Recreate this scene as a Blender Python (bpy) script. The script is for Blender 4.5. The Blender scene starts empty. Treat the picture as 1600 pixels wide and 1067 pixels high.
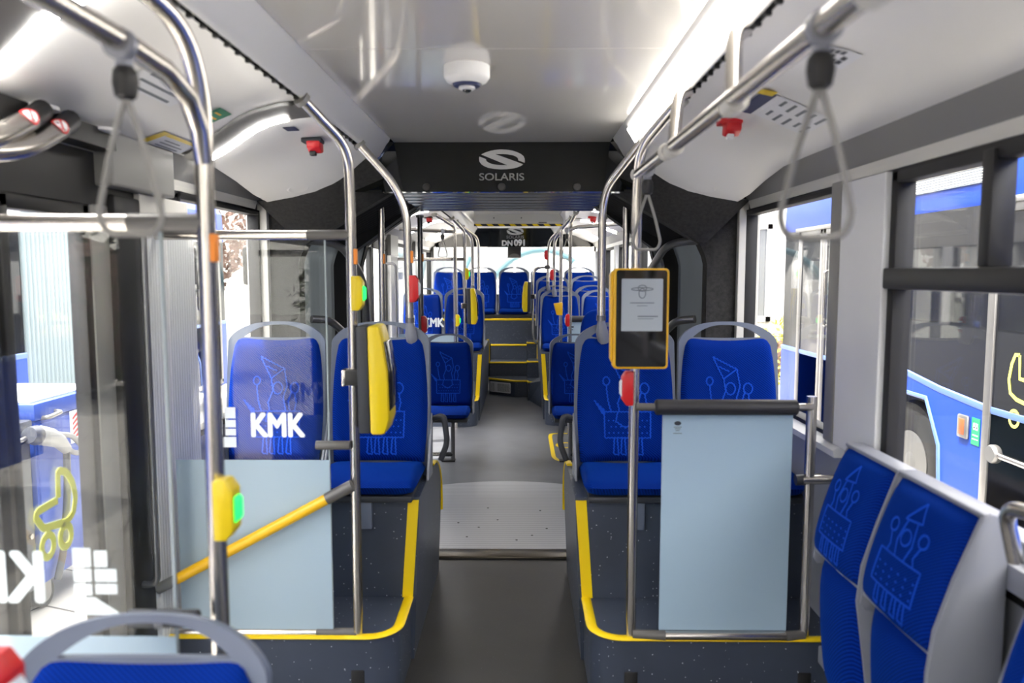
import bpy, bmesh, math, random
from mathutils import Vector, Matrix
random.seed(7)
PI = math.pi
C = bpy.context.scene.collection
scn = bpy.context.scene

# ------------------------------------------------------------------ camera model
F = 1200.0
CAM = Vector((0.09, 0.0, 1.54))
PITCH = math.atan(108.5 / F)
YAW = math.radians(0.62)

def ray(px, py):
    a = (px - 800) / F; b = -(py - 533.5) / F
    y = math.cos(PITCH) + b * math.sin(PITCH); z = -math.sin(PITCH) + b * math.cos(PITCH)
    return Vector((a * math.cos(YAW) - y * math.sin(YAW), a * math.sin(YAW) + y * math.cos(YAW), z))

def atY(px, py, v):
    r = ray(px, py); return CAM + r * (v / r.y)

def atX(px, py, v):
    r = ray(px, py); return CAM + r * ((v - CAM.x) / r.x)

# ------------------------------------------------------------------ materials
M = {}

def nt(name):
    m = bpy.data.materials.new(name); m.use_nodes = True
    t = m.node_tree; b = t.nodes['Principled BSDF']
    M[name] = m
    return m, t, b

def mat(name, col, rough=0.5, metal=0.0, spec=0.5, coat=0.0, var=0.0, scale=20.0, bump=0.0, bscale=200.0, sheen=0.0):
    m, t, b = nt(name)
    b.inputs['Base Color'].default_value = (*col, 1)
    b.inputs['Roughness'].default_value = rough
    b.inputs['Metallic'].default_value = metal
    b.inputs['Specular IOR Level'].default_value = spec
    b.inputs['Coat Weight'].default_value = coat
    b.inputs['Coat Roughness'].default_value = 0.05
    b.inputs['Sheen Weight'].default_value = sheen
    tc = t.nodes.new('ShaderNodeTexCoord')
    if var > 0:
        n = t.nodes.new('ShaderNodeTexNoise'); n.inputs['Scale'].default_value = scale; n.inputs['Detail'].default_value = 4
        t.links.new(tc.outputs['Object'], n.inputs['Vector'])
        r = t.nodes.new('ShaderNodeValToRGB')
        r.color_ramp.elements[0].position = 0.3; r.color_ramp.elements[1].position = 0.7
        r.color_ramp.elements[0].color = (*[c * (1 - var) for c in col], 1)
        r.color_ramp.elements[1].color = (*[min(1, c * (1 + var)) for c in col], 1)
        t.links.new(n.outputs['Fac'], r.inputs['Fac']); t.links.new(r.outputs['Color'], b.inputs['Base Color'])
    if bump > 0:
        n2 = t.nodes.new('ShaderNodeTexNoise'); n2.inputs['Scale'].default_value = bscale
        t.links.new(tc.outputs['Object'], n2.inputs['Vector'])
        bp = t.nodes.new('ShaderNodeBump'); bp.inputs['Strength'].default_value = bump; bp.inputs['Distance'].default_value = 0.003
        t.links.new(n2.outputs['Fac'], bp.inputs['Height']); t.links.new(bp.outputs['Normal'], b.inputs['Normal'])
    return m

def emis(name, col, strength):
    m, t, b = nt(name)
    b.inputs['Base Color'].default_value = (*[c * 0.5 for c in col], 1)
    b.inputs['Emission Color'].default_value = (*col, 1); b.inputs['Emission Strength'].default_value = strength
    return m

def speckled(name, col, speck, rough=0.4, sc=85.0, keep=0.72, rad=0.13):
    m, t, b = nt(name)
    b.inputs['Roughness'].default_value = rough
    tc = t.nodes.new('ShaderNodeTexCoord')
    v = t.nodes.new('ShaderNodeTexVoronoi'); v.inputs['Scale'].default_value = sc
    t.links.new(tc.outputs['Object'], v.inputs['Vector'])
    lt = t.nodes.new('ShaderNodeMath'); lt.operation = 'LESS_THAN'; lt.inputs[1].default_value = rad
    t.links.new(v.outputs['Distance'], lt.inputs[0])
    sep = t.nodes.new('ShaderNodeSeparateColor'); t.links.new(v.outputs['Color'], sep.inputs['Color'])
    gt = t.nodes.new('ShaderNodeMath'); gt.operation = 'GREATER_THAN'; gt.inputs[1].default_value = keep
    t.links.new(sep.outputs[0], gt.inputs[0])
    mul = t.nodes.new('ShaderNodeMath'); mul.operation = 'MULTIPLY'
    t.links.new(lt.outputs[0], mul.inputs[0]); t.links.new(gt.outputs[0], mul.inputs[1])
    n = t.nodes.new('ShaderNodeTexNoise'); n.inputs['Scale'].default_value = 4; n.inputs['Detail'].default_value = 6
    t.links.new(tc.outputs['Object'], n.inputs['Vector'])
    r = t.nodes.new('ShaderNodeValToRGB'); r.color_ramp.elements[0].position = .3; r.color_ramp.elements[1].position = .7
    r.color_ramp.elements[0].color = (*[c * .85 for c in col], 1); r.color_ramp.elements[1].color = (*[c * 1.15 for c in col], 1)
    t.links.new(n.outputs['Fac'], r.inputs['Fac'])
    mx = t.nodes.new('ShaderNodeMix'); mx.data_type = 'RGBA'
    t.links.new(mul.outputs[0], mx.inputs[0]); t.links.new(r.outputs['Color'], mx.inputs[6]); mx.inputs[7].default_value = (*speck, 1)
    t.links.new(mx.outputs[2], b.inputs['Base Color'])
    return m

def waved(name, c0, c1, scale, direction, rough=0.4, metal=0.0, bump=0.0, profile='SIN', dist=0.0, sheen=0.0):
    m, t, b = nt(name)
    b.inputs['Roughness'].default_value = rough; b.inputs['Metallic'].default_value = metal; b.inputs['Sheen Weight'].default_value = sheen
    b.inputs['Sheen Tint'].default_value = (.02, .25, 1, 1)
    if sheen: b.inputs['Specular IOR Level'].default_value = .04
    tc = t.nodes.new('ShaderNodeTexCoord')
    w = t.nodes.new('ShaderNodeTexWave'); w.wave_type = 'BANDS'; w.bands_direction = direction; w.wave_profile = profile
    w.inputs['Scale'].default_value = scale; w.inputs['Distortion'].default_value = dist
    t.links.new(tc.outputs['Object'], w.inputs['Vector'])
    r = t.nodes.new('ShaderNodeValToRGB')
    r.color_ramp.elements[0].color = (*c0, 1); r.color_ramp.elements[1].color = (*c1, 1)
    t.links.new(w.outputs['Fac'], r.inputs['Fac']); t.links.new(r.outputs['Color'], b.inputs['Base Color'])
    if bump:
        bp = t.nodes.new('ShaderNodeBump'); bp.inputs['Strength'].default_value = bump; bp.inputs['Distance'].default_value = 0.004
        t.links.new(w.outputs['Fac'], bp.inputs['Height']); t.links.new(bp.outputs['Normal'], b.inputs['Normal'])
    return m

def glass(name, tint=(.93, .95, .95), base=0.03, rough=0.0):
    m, t, b = nt(name)
    t.nodes.remove(b)
    out = t.nodes['Material Output']
    tr = t.nodes.new('ShaderNodeBsdfTransparent'); tr.inputs['Color'].default_value = (*tint, 1)
    gl = t.nodes.new('ShaderNodeBsdfGlossy'); gl.inputs['Roughness'].default_value = rough
    lw = t.nodes.new('ShaderNodeLayerWeight'); lw.inputs['Blend'].default_value = 0.5
    pw = t.nodes.new('ShaderNodeMath'); pw.operation = 'POWER'; pw.inputs[1].default_value = 5
    ml = t.nodes.new('ShaderNodeMath'); ml.operation = 'MULTIPLY_ADD'; ml.inputs[1].default_value = .8; ml.inputs[2].default_value = base
    t.links.new(lw.outputs['Facing'], pw.inputs[0]); t.links.new(pw.outputs[0], ml.inputs[0])
    mx = t.nodes.new('ShaderNodeMixShader')
    t.links.new(ml.outputs[0], mx.inputs[0]); t.links.new(tr.outputs[0], mx.inputs[1]); t.links.new(gl.outputs[0], mx.inputs[2])
    t.links.new(mx.outputs[0], out.inputs['Surface'])
    return m

def frosted(name, col, trans=0.35):
    m, t, b = nt(name)
    out = t.nodes['Material Output']
    b.inputs['Base Color'].default_value = (*col, 1); b.inputs['Roughness'].default_value = 0.3
    tl = t.nodes.new('ShaderNodeBsdfTranslucent'); tl.inputs['Color'].default_value = (*col, 1)
    mx = t.nodes.new('ShaderNodeMixShader'); mx.inputs[0].default_value = trans
    t.links.new(b.outputs[0], mx.inputs[1]); t.links.new(tl.outputs[0], mx.inputs[2]); t.links.new(mx.outputs[0], out.inputs['Surface'])
    return m

mat('ceiling_gloss', (.60, .585, .56), .10, 0, .5, coat=.6)
mat('cover_white', (.74, .735, .715), .38, bump=.05, bscale=30)
mat('trim_grey', (.23, .226, .215), .45)
mat('trim_light', (.55, .54, .50), .35)
mat('brushed_strip', (.78, .78, .77), .36, .0, bump=.08, bscale=90)
mat('slot_black', (.012, .012, .012), .5)
mat('felt', (.024, .0235, .023), .95, var=.35, scale=60, bump=.5, bscale=300)
mat('black_gloss', (.008, .009, .008), .06, coat=.5)
mat('black_satin', (.009, .009, .0095), .45)
mat('rubber', (.008, .008, .009), .6)
mat('pad_black', (.02, .02, .024), .5, bump=.1)
mat('sleeve_grey', (.10, .096, .092), .35)
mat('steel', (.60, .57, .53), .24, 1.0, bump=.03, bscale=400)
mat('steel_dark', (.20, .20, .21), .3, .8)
mat('shell_grey', (.13, .155, .21), .42)
mat('shell_light', (.22, .23, .265), .4)
mat('pan_dark', (.025, .028, .035), .5)
speckled('vinyl_podium', (.040, .051, .077), (.62, .65, .72), .42, 66, .62, .12)
speckled('vinyl_floor', (.036, .035, .034), (.10, .10, .10), .36, 120, .75, .15)
speckled('vinyl_floor_lit', (.125, .13, .145), (.14, .14, .15), .33, 120, .75, .15)  # paler copy of the floor vinyl: rear sunlight put into the base colour
mat('yellow_edge', (.80, .56, .0), .45)
mat('yellow_plastic', (.74, .55, .005), .35)
mat('yellow_bar', (.85, .48, .01), .35)
mat('amber', (.85, .45, .02), .4)
mat('orange', (.9, .28, .03), .5)
mat('red', (.62, .015, .02), .35)
mat('green_sticker', (.02, .25, .12), .5)
mat('sticker_white', (.75, .76, .78), .5)
mat('ink', (.03, .035, .05), .5)
mat('ink_faint', (.16, .18, .20), .5)
mat('navy_ink', (.02, .03, .10), .5)
waved('plate_alu', (.40, .41, .44), (.52, .53, .56), 9, 'Y', .36, .35, .15)
mat('bronze_strip', (.10, .085, .065), .3, .7)
waved('fabric', (.0005, .010, .115), (.0011, .025, .255), 55, 'DIAGONAL', .8, 0, .25, sheen=.12)
mat('motif_thread', (.006, .065, .52), .7, spec=.1)
mat('white_paint', (.72, .72, .72), .4)
waved('ribbed_white', (.66, .66, .66), (.82, .82, .81), 16, 'Y', .4, 0, .4)
mat('wall_grey', (.30, .315, .35), .5)
mat('wall_white', (.70, .71, .72), .45)
frosted('bellows_dark', (.115, .13, .135), .22)
mat('bellows_top', (.36, .38, .41), .2, .75)
mat('bellows_out', (.34, .40, .42), .6)
mat('hoop_black', (.006, .006, .007), .7)
frosted('frost_blue', (.50, .63, .72), .35)
frosted('frost_dim', (.42, .56, .68), .25)
mat('decal_white', (.80, .86, .90), .5)
mat('decal_lime', (.88, .90, .12), .5)
mat('logo_silver', (.62, .62, .62), .3, .3)
mat('logo_grey', (.24, .24, .24), .35)
glass('pane_glass', (.98, .985, .98), .03)
glass('clear_glass', (.97, .985, .985), .022)
glass('dark_pane', (.30, .32, .36), .10)
mat('screen_black', (.006, .006, .007), .05, coat=.6)
mat('e_paper', (.42, .47, .49), .35)
mat('bus_blue', (.012, .055, .36), .3, spec=.3)
mat('bus_blue_light', (.09, .16, .42), .3)
mat('bus_glass', (.012, .013, .016), .04, spec=.35)
mat('tire', (.010, .010, .010), .75, var=.4, scale=40)
mat('rim', (.15, .15, .148), .4, .3)
mat('alu_frame', (.26, .255, .25), .3, .7)
mat('charger_blue', (.03, .07, .34), .4)
mat('charger_dark', (.045, .047, .055), .45)
mat('charger_top_sunlit', (.70, .72, .80), .5)
mat('building_white', (.60, .60, .59), .8, var=.05)
mat('building_pane', (.16, .17, .18), .15)
mat('arch_blue', (.05, .12, .15), .5)
mat('plug_grey', (.20, .20, .205), .45)
mat('lens_orange', (.35, .09, .03), .2)
mat('grass', (.12, .17, .03), .95, var=.6, scale=30, bump=1, bscale=60)
mat('bush_lime', (.42, .40, .06), .9, var=.5, scale=12)
mat('bush_green', (.06, .085, .02), .9, var=.6, scale=10)
mat('leaf_brown', (.16, .10, .08), .9, var=.5)
mat('asphalt', (.10, .10, .10), .9, var=.2, scale=8)
mat('hazard_black', (.012, .012, .012), .5)
mat('box_white', (.52, .52, .48), .5)
emis('strip_glare', (1, .95, .87), 4.2)
emis('led_white', (1, .97, .92), 20.0)
emis('led_green', (.01, .8, .08), .9)
emis('led_amber', (1, .45, .1), 1.2)

def pavers():
    m, t, b = nt('pavers')
    b.inputs['Roughness'].default_value = .85
    tc = t.nodes.new('ShaderNodeTexCoord')
    br = t.nodes.new('ShaderNodeTexBrick'); br.inputs['Scale'].default_value = 1.0
    br.inputs['Color1'].default_value = (.52, .50, .46, 1); br.inputs['Color2'].default_value = (.46, .44, .41, 1); br.inputs['Mortar'].default_value = (.10, .09, .085, 1)
    br.inputs['Brick Width'].default_value = .9; br.inputs['Row Height'].default_value = .45; br.inputs['Mortar Size'].default_value = .008
    mp = t.nodes.new('ShaderNodeMapping'); mp.inputs['Rotation'].default_value = (0, 0, .35)
    t.links.new(tc.outputs['Object'], mp.inputs['Vector']); t.links.new(mp.outputs[0], br.inputs['Vector'])
    t.links.new(br.outputs['Color'], b.inputs['Base Color'])
pavers()

# ------------------------------------------------------------------ mesh helpers
def wloc(o):
    v = Vector((0, 0, 0))
    while o: v += o.location; o = o.parent
    return v

class MB:
    def __init__(s): s.v = []; s.f = []
    def add(s, v, f):
        n = len(s.v); s.v += [Vector(p) for p in v]; s.f += [tuple(i + n for i in q) for q in f]; return s
    def box(s, a, b):
        x0, x1 = sorted((a[0], b[0])); y0, y1 = sorted((a[1], b[1])); z0, z1 = sorted((a[2], b[2]))
        return s.add([(x0, y0, z0), (x1, y0, z0), (x1, y1, z0), (x0, y1, z0), (x0, y0, z1), (x1, y0, z1), (x1, y1, z1), (x0, y1, z1)],
                     [(0, 3, 2, 1), (4, 5, 6, 7), (0, 1, 5, 4), (1, 2, 6, 5), (2, 3, 7, 6), (3, 0, 4, 7)])
    def tube(s, pts, r, n=12, closed=False, flat=None):
        P = [Vector(p) for p in pts]; L = len(P)
        up = None; rings = []
        for i, p in enumerate(P):
            if closed: t = (P[(i + 1) % L] - P[i - 1])
            else: t = P[min(i + 1, L - 1)] - P[max(i - 1, 0)]
            t = t.normalized()
            if up is None:
                up = Vector((0, 0, 1)) if abs(t.z) < .9 else Vector((0, 1, 0))
                up = (up - t * up.dot(t)).normalized()
            else:
                up = (up - t * up.dot(t))
                up = up.normalized() if up.length > 1e-6 else t.orthogonal().normalized()
            b = t.cross(up)
            rr = r[i] if isinstance(r, (list, tuple)) else r
            ra, rb = (rr, rr) if flat is None else flat
            rings.append([p + up * math.cos(2 * PI * k / n) * ra + b * math.sin(2 * PI * k / n) * rb for k in range(n)])
        v = [q for R in rings for q in R]; f = []
        m = L if closed else L - 1
        for i in range(m):
            j = (i + 1) % L
            for k in range(n):
                k2 = (k + 1) % n
                f.append((i * n + k, j * n + k, j * n + k2, i * n + k2))
        if not closed:
            f.append(tuple(range(n))); f.append(tuple(reversed([(L - 1) * n + k for k in range(n)])))
        return s.add(v, f)
    def cyl(s, a, b, r, n=20): return s.tube([a, b], r, n)
    def prism(s, poly, axis, a, b):
        """poly: 2D list; axis 0 -> (y,z), 1 -> (x,z), 2 -> (x,y)"""
        def mk(p, h):
            return {0: (h, p[0], p[1]), 1: (p[0], h, p[1]), 2: (p[0], p[1], h)}[axis]
        n = len(poly)
        v = [mk(p, a) for p in poly] + [mk(p, b) for p in poly]
        f = [tuple(range(n)), tuple(reversed(range(n, 2 * n)))]
        for i in range(n):
            j = (i + 1) % n; f.append((i, i + n, j + n, j))
        return s.add(v, f)
    def lathe(s, prof, c, axis=2, n=28):
        """prof: [(r,h)] around an axis through c"""
        c = Vector(c); v = []
        for r, h in prof:
            for k in range(n):
                a = 2 * PI * k / n; x, y = r * math.cos(a), r * math.sin(a)
                v.append(c + Vector({0: (h, x, y), 1: (x, h, y), 2: (x, y, h)}[axis]))
        f = []
        for i in range(len(prof) - 1):
            for k in range(n):
                k2 = (k + 1) % n; f.append((i * n + k, i * n + k2, (i + 1) * n + k2, (i + 1) * n + k))
        f.append(tuple(reversed(range(n)))); f.append(tuple(range((len(prof) - 1) * n, len(prof) * n)))
        return s.add(v, f)
    def grid(s, fn, nu, nv):
        v = [fn(i / nu, j / nv) for j in range(nv + 1) for i in range(nu + 1)]
        f = [(j * (nu + 1) + i, j * (nu + 1) + i + 1, (j + 1) * (nu + 1) + i + 1, (j + 1) * (nu + 1) + i) for j in range(nv) for i in range(nu)]
        return s.add(v, f)
    def pillow(s, front, back, nu, nv):
        s.grid(front, nu, nv); s.grid(lambda u, w: back(1 - u, w), nu, nv)
        return s
    def sphere(s, c, r, n=12, sc=(1, 1, 1)):
        c = Vector(c); v = []; f = []
        for j in range(n + 1):
            th = PI * j / n
            for k in range(2 * n):
                a = PI * k / n
                v.append(c + Vector((r * sc[0] * math.sin(th) * math.cos(a), r * sc[1] * math.sin(th) * math.sin(a), r * sc[2] * math.cos(th))))
        for j in range(n):
            for k in range(2 * n):
                k2 = (k + 1) % (2 * n)
                f.append((j * 2 * n + k, (j + 1) * 2 * n + k, (j + 1) * 2 * n + k2, j * 2 * n + k2))
        return s.add(v, f)
    def build(s, name, m, parent=None, smooth=35, bevel=0.0, seg=2, weld=True, local=False):
        off = Vector((0, 0, 0)) if (parent is None or local) else wloc(parent)
        me = bpy.data.meshes.new(name)
        me.from_pydata([tuple(p - off) for p in s.v], [], s.f)
        bm = bmesh.new(); bm.from_mesh(me)
        if weld: bmesh.ops.remove_doubles(bm, verts=bm.verts, dist=1e-5)
        bmesh.ops.dissolve_degenerate(bm, edges=bm.edges, dist=1e-6)
        bmesh.ops.recalc_face_normals(bm, faces=bm.faces)
        if bevel > 0:
            ed = [e for e in bm.edges if len(e.link_faces) == 2 and e.calc_face_angle(0) > .6]
            bmesh.ops.bevel(bm, geom=ed, offset=bevel, segments=seg, affect='EDGES', profile=.5, clamp_overlap=True)
        bm.to_mesh(me); bm.free()
        if smooth:
            for p in me.polygons: p.use_smooth = True
            me.set_sharp_from_angle(angle=math.radians(smooth))
        me.materials.append(M[m] if isinstance(m, str) else m)
        o = bpy.data.objects.new(name, me); C.objects.link(o)
        if parent: o.parent = parent
        return o

def fillet(pts, r, n=7):
    P = [Vector(p) for p in pts]; out = [P[0]]
    for i in range(1, len(P) - 1):
        rr = r[i - 1] if isinstance(r, (list, tuple)) else r
        a = (P[i - 1] - P[i]); b = (P[i + 1] - P[i])
        d = min(rr, a.length * .48, b.length * .48)
        A = P[i] + a.normalized() * d; B = P[i] + b.normalized() * d
        for k in range(n + 1):
            t = k / n; out.append(A * (1 - t) ** 2 + P[i] * 2 * t * (1 - t) + B * t * t)
    out.append(P[-1]); return out

def tag(o, label, cat, group=None, kind=None):
    o['label'] = label; o['category'] = cat
    if group: o['group'] = group
    if kind: o['kind'] = kind
    return o

def thing(name, label, cat, loc=(0, 0, 0), group=None, rz=0):
    o = bpy.data.objects.new(name, None); C.objects.link(o); o.empty_display_size = .05
    o.location = loc; o.rotation_euler = (0, 0, rz)
    return tag(o, label, cat, group)

def struct(o, label=None, cat=None):
    o['kind'] = 'structure'
    if label: o['label'] = label; o['category'] = cat
    return o

def dup(root, loc, label, rz=0, sc=None, skip=()):
    r = root.copy(); C.objects.link(r); r.location = loc; r.rotation_euler = (0, 0, rz)
    r['label'] = label
    if sc: r.scale = sc
    for ch in list(root.children):
        if ch.name.split('.')[0] in skip: continue
        c = ch.copy(); C.objects.link(c); c.parent = r
        for g in ch.children:
            d = g.copy(); C.objects.link(d); d.parent = c
    return r

def text(name, body, size, loc, m, parent=None, bold=0.0, rot=(PI / 2, 0, 0), ext=.001, align='CENTER', sx=1.0):
    cu = bpy.data.curves.new(name, 'FONT'); cu.body = body; cu.size = size; cu.extrude = ext
    cu.align_x = align; cu.align_y = 'CENTER'
    t = bpy.data.objects.new(name + '_tmp', cu); C.objects.link(t)
    dg = bpy.context.evaluated_depsgraph_get(); dg.update()
    me = bpy.data.meshes.new_from_object(t.evaluated_get(dg))
    bpy.data.objects.remove(t); bpy.data.curves.remove(cu)
    me.name = name
    if bold:                               # heavier strokes: the outline repeated with small shifts
        bm = bmesh.new()
        for k in range(8):
            q = me.copy(); q.transform(Matrix.Translation((bold * math.cos(k * PI / 4), bold * math.sin(k * PI / 4), k * 2e-5))); bm.from_mesh(q); bpy.data.meshes.remove(q)
        bm.to_mesh(me); bm.free()
    me.transform(Matrix.Diagonal((sx, 1, 1, 1)))
    from mathutils import Euler
    off = wloc(parent) if parent else Vector((0, 0, 0))
    me.transform(Matrix.Translation(Vector(loc) - off) @ Euler(rot).to_matrix().to_4x4())
    me.materials.clear(); me.materials.append(M[m])
    o = bpy.data.objects.new(name, me); C.objects.link(o)
    if parent: o.parent = parent
    return o

def ribbon(mb, pts, w, nrm, th=.0008):
    """thin raised strip along pts, lying on a surface whose normal is nrm"""
    P = [Vector(p) for p in pts]; N = Vector(nrm).normalized(); v = []; f = []
    for i, p in enumerate(P):
        t = (P[min(i + 1, len(P) - 1)] - P[max(i - 1, 0)]).normalized(); b = t.cross(N).normalized() * (w / 2)
        v += [p - b, p + b, p + b + N * th, p - b + N * th]
    for i in range(len(P) - 1):
        a = i * 4; c = a + 4
        for k in range(4): f.append((a + k, a + (k + 1) % 4, c + (k + 1) % 4, c + k))
    f.append((0, 3, 2, 1)); f.append(tuple(len(v) - 4 + k for k in range(4)))
    mb.add(v, f)

def arc(c, r, a0, a1, n=12, ry=None):
    ry = r if ry is None else ry
    return [(c[0] + r * math.cos(math.radians(a0 + (a1 - a0) * i / n)), c[1] + ry * math.sin(math.radians(a0 + (a1 - a0) * i / n))) for i in range(n + 1)]

# ------------------------------------------------------------------ bus shell
HW = 1.21                                  # inner half width
def cover_z(x):                            # side ceiling cover section, x = |x|
    K = [(.61, 2.080), (.70, 2.086), (.80, 2.080), (.868, 2.066), (.92, 2.045), (.976, 2.020), (1.03, 1.998), (1.08, 1.982), (1.14, 1.962)]
    for (a, b), (c, d) in zip(K, K[1:]):
        if x <= c: return b + (d - b) * (x - a) / (c - a)
    return K[-1][1]
def cover_end(x):                          # the drooping end towards the articulation
    K = [(.61, 2.062), (.69, 2.01), (.78, 1.95), (.88, 1.908), (.99, 1.888), (1.14, 1.876)]
    for (a, b), (c, d) in zip(K, K[1:]):
        if x <= c: return b + (d - b) * (x - a) / (c - a)
    return K[-1][1]
def sstep(t): t = max(0, min(1, t)); return t * t * (3 - 2 * t)

# floors
mb = MB(); mb.box((-HW - .06, -5.2, -.06), (HW + .06, 4.03, 0)); struct(mb.build('floor', 'vinyl_floor', smooth=0))
mb = MB(); mb.box((-HW - .06, 5.0, -.06), (HW + .06, 11.4, -.0005)); struct(mb.build('floor', 'vinyl_floor_lit', smooth=0))
# turntable: threshold strip + aluminium plate with an arched far edge
t = thing('turntable_plate', 'ribbed aluminium articulation floor plate with an arched far edge in the aisle', 'floor plate', (0, 4.1, 0))
poly = [(-.62, 4.13), (.62, 4.13)] + [(x, 4.42 + math.sqrt(1.13 ** 2 - x ** 2)) for x in [.62 - 1.24 * k / 24 for k in range(25)]]
MB().prism(poly, 2, -.03, .004).build('plate', 'plate_alu', t, smooth=0)
for x, y in [(-.22, 4.35), (-.16, 4.52), (.16, 4.38), (.25, 4.5), (-.05, 4.66), (.07, 4.3), (-.29, 4.6), (.22, 4.85), (-.12, 4.9)]:
    MB().cyl((x, y, .003), (x, y, .0052), .007, 10).build('screw', 'slot_black', t)
MB().box((-.62, 4.015, -.02), (.62, 4.135, .014)).build('threshold', 'bronze_strip', t, bevel=.006)
MB().box((-.62, 4.006, -.02), (.62, 4.016, .004)).build('seal', 'rubber', t, smooth=0)
mb = MB(); mb.box((-1.1, 4.03, -.07), (1.1, 5.62, -.031)); struct(mb.build('floor', 'slot_black', smooth=0))

# ceiling sections ---------------------------------------------------
def ceiling_section(y0, y1, droop, seams, k):
    o = MB()
    ys = [y0] + seams + [y1]
    for a, b in zip(ys, ys[1:]): o.box((-.525, a + (.0025 if a != y0 else 0), 2.168), (.525, b - (.0025 if b != y1 else 0), 2.20))
    o.box((-.525, y0, 2.175), (.525, y1, 2.21))
    struct(o.build('ceiling', 'ceiling_gloss', smooth=0))
    for sgn, side in ((-1, 'left'), (1, 'right')):
        mb = MB()
        prof = [(.525, 2.172), (.532, 2.155), (.545, 2.14), (.578, 2.085), (.592, 2.076), (.60, 2.085), (.60, 2.21), (.525, 2.21)]
        ye = y1 - .10 if droop > 0 else y1
        ys_ = y0 + .10 if droop < 0 else y0
        mb.prism([(sgn * p[0], p[1]) for p in prof], 1, ys_, ye)
        struct(mb.build('trim_%d' % k[0], 'brushed_strip', bevel=.003), ); k[0] += 1
        mb = MB(); mb.box((sgn * .598, y0, 2.088), (sgn * .625, y1, 2.12))
        y = y0
        while y < y1: mb.box((sgn * .600, y, 2.074), (sgn * .614, min(y1, y + .012), 2.09)); y += .07
        struct(mb.build('trim_%d' % k[0], 'slot_black', smooth=0)); k[0] += 1
        def top(u, v, th=0):
            x = .612 + u * (1.14 - .612); y = y0 + v * (y1 - y0)
            if droop > 0: w = sstep((y - (y1 - .75)) / .75)
            elif droop < 0: w = sstep(((y0 + .75) - y) / .75)
            else: w = 0
            if droop: y = y - droop * 0.24 * w * (1 - u) ** 1.5
            z = cover_z(x) * (1 - w) + cover_end(x) * w
            return (sgn * x, y, z + th)
        mb = MB(); mb.pillow(lambda u, v: top(u, v), lambda u, v: top(u, v, .02), 18, 40)
        n1, n2 = 18, 40
        struct(mb.build('ceiling_cover_%s' % side, 'cover_white', smooth=60))
        # grey trim strip above the windows with a pale lower lip
        mb = MB(); mb.prism([(sgn * 1.135, 1.968), (sgn * 1.20, 1.884), (sgn * 1.25, 1.884), (sgn * 1.25, 2.0)], 1, y0, y1)
        struct(mb.build('trim_%d' % k[0], 'trim_grey', smooth=0)); k[0] += 1
        mb = MB(); mb.prism([(sgn * 1.199, 1.884), (sgn * 1.207, 1.866), (sgn * 1.212, 1.848), (sgn * 1.25, 1.848), (sgn * 1.25, 1.886)], 1, y0, y1)
        struct(mb.build('trim_%d' % k[0], 'trim_light', smooth=0)); k[0] += 1
K = [1]
ceiling_section(-5.2, 3.80, 1, [-4.0, -1.9, .2, 2.234], K)
ceiling_section(5.75, 11.3, -1, [8.0], K)
# added emitter: window glare on the right-hand brushed strip, also brightening the interior
t = thing('glare_strip', 'long white glowing strip added as a window reflection along the right edge of the glossy ceiling panel', 'lamp', (.56, -1, 2.11))
MB().prism([(.541, 2.139), (.576, 2.083), (.568, 2.078), (.533, 2.134)], 1, -4.9, 3.28).build('glare_face', 'strip_glare', t, bevel=.003)
def cov(x, y):
    w = sstep((y - (3.80 - .75)) / .75) if y < 5 else sstep(((5.75 + .75) - y) / .75)
    return cover_z(x) * (1 - w) + cover_end(x) * w
# roof skin above everything
MB().box((-1.28, -5.3, 2.24), (1.28, 3.8, 2.62)).build('roof', 'bus_blue', smooth=0, bevel=.05)
MB().box((-1.28, 5.6, 2.24), (1.28, 11.5, 2.62)).build('roof', 'bus_blue', smooth=0, bevel=.05)
for o in bpy.data.objects:
    if o.name.split('.')[0] == 'roof': struct(o)

# walls ----------------------------------------------------------------
def wall_piece(sgn, y0, y1, z0, z1, m='wall_white', x0=HW, x1=1.275):
    mb = MB(); mb.box((sgn * x0, y0, z0), (sgn * x1, y1, z1))
    return struct(mb.build('wall_' + ('left' if sgn < 0 else 'right'), m, smooth=0, bevel=.004))
WN = [1]
def window(sgn, y0, y1, z0, z1, transom=None, split=None, fr=.022, fm='rubber'):
    r = bpy.data.objects.new('window_%d' % WN[0], None); C.objects.link(r); r.location = (sgn * 1.24, y0, z0); WN[0] += 1
    r['kind'] = 'structure'
    mb = MB()
    x0, x1 = sgn * 1.205, sgn * 1.262
    mb.box((x0, y0, z0), (x1, y0 + fr, z1)); mb.box((x0, y1 - fr, z0), (x1, y1, z1))
    mb.box((x0, y0, z0), (x1, y1, z0 + fr)); mb.box((x0, y0, z1 - fr), (x1, y1, z1))
    mb.build('window_frame', fm, r, bevel=.004)
    if transom:
        mb = MB(); mb.box((sgn * 1.185, y0 + .005, transom[0]), (sgn * 1.255, y1 - .005, transom[1]))
        mb.build('transom', 'black_satin', r, bevel=.006)
        if split:
            mb = MB(); mb.box((sgn * 1.195, split - .022, transom[1]), (sgn * 1.255, split + .022, z1 - .01)); mb.build('mullion', 'black_satin', r, bevel=.004)
    mb = MB(); mb.box((sgn * 1.236, y0 + .01, z0 + .01), (sgn * 1.242, y1 - .01, z1 - .01)); mb.build('pane', 'pane_glass', r, smooth=0)
    return r

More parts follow.
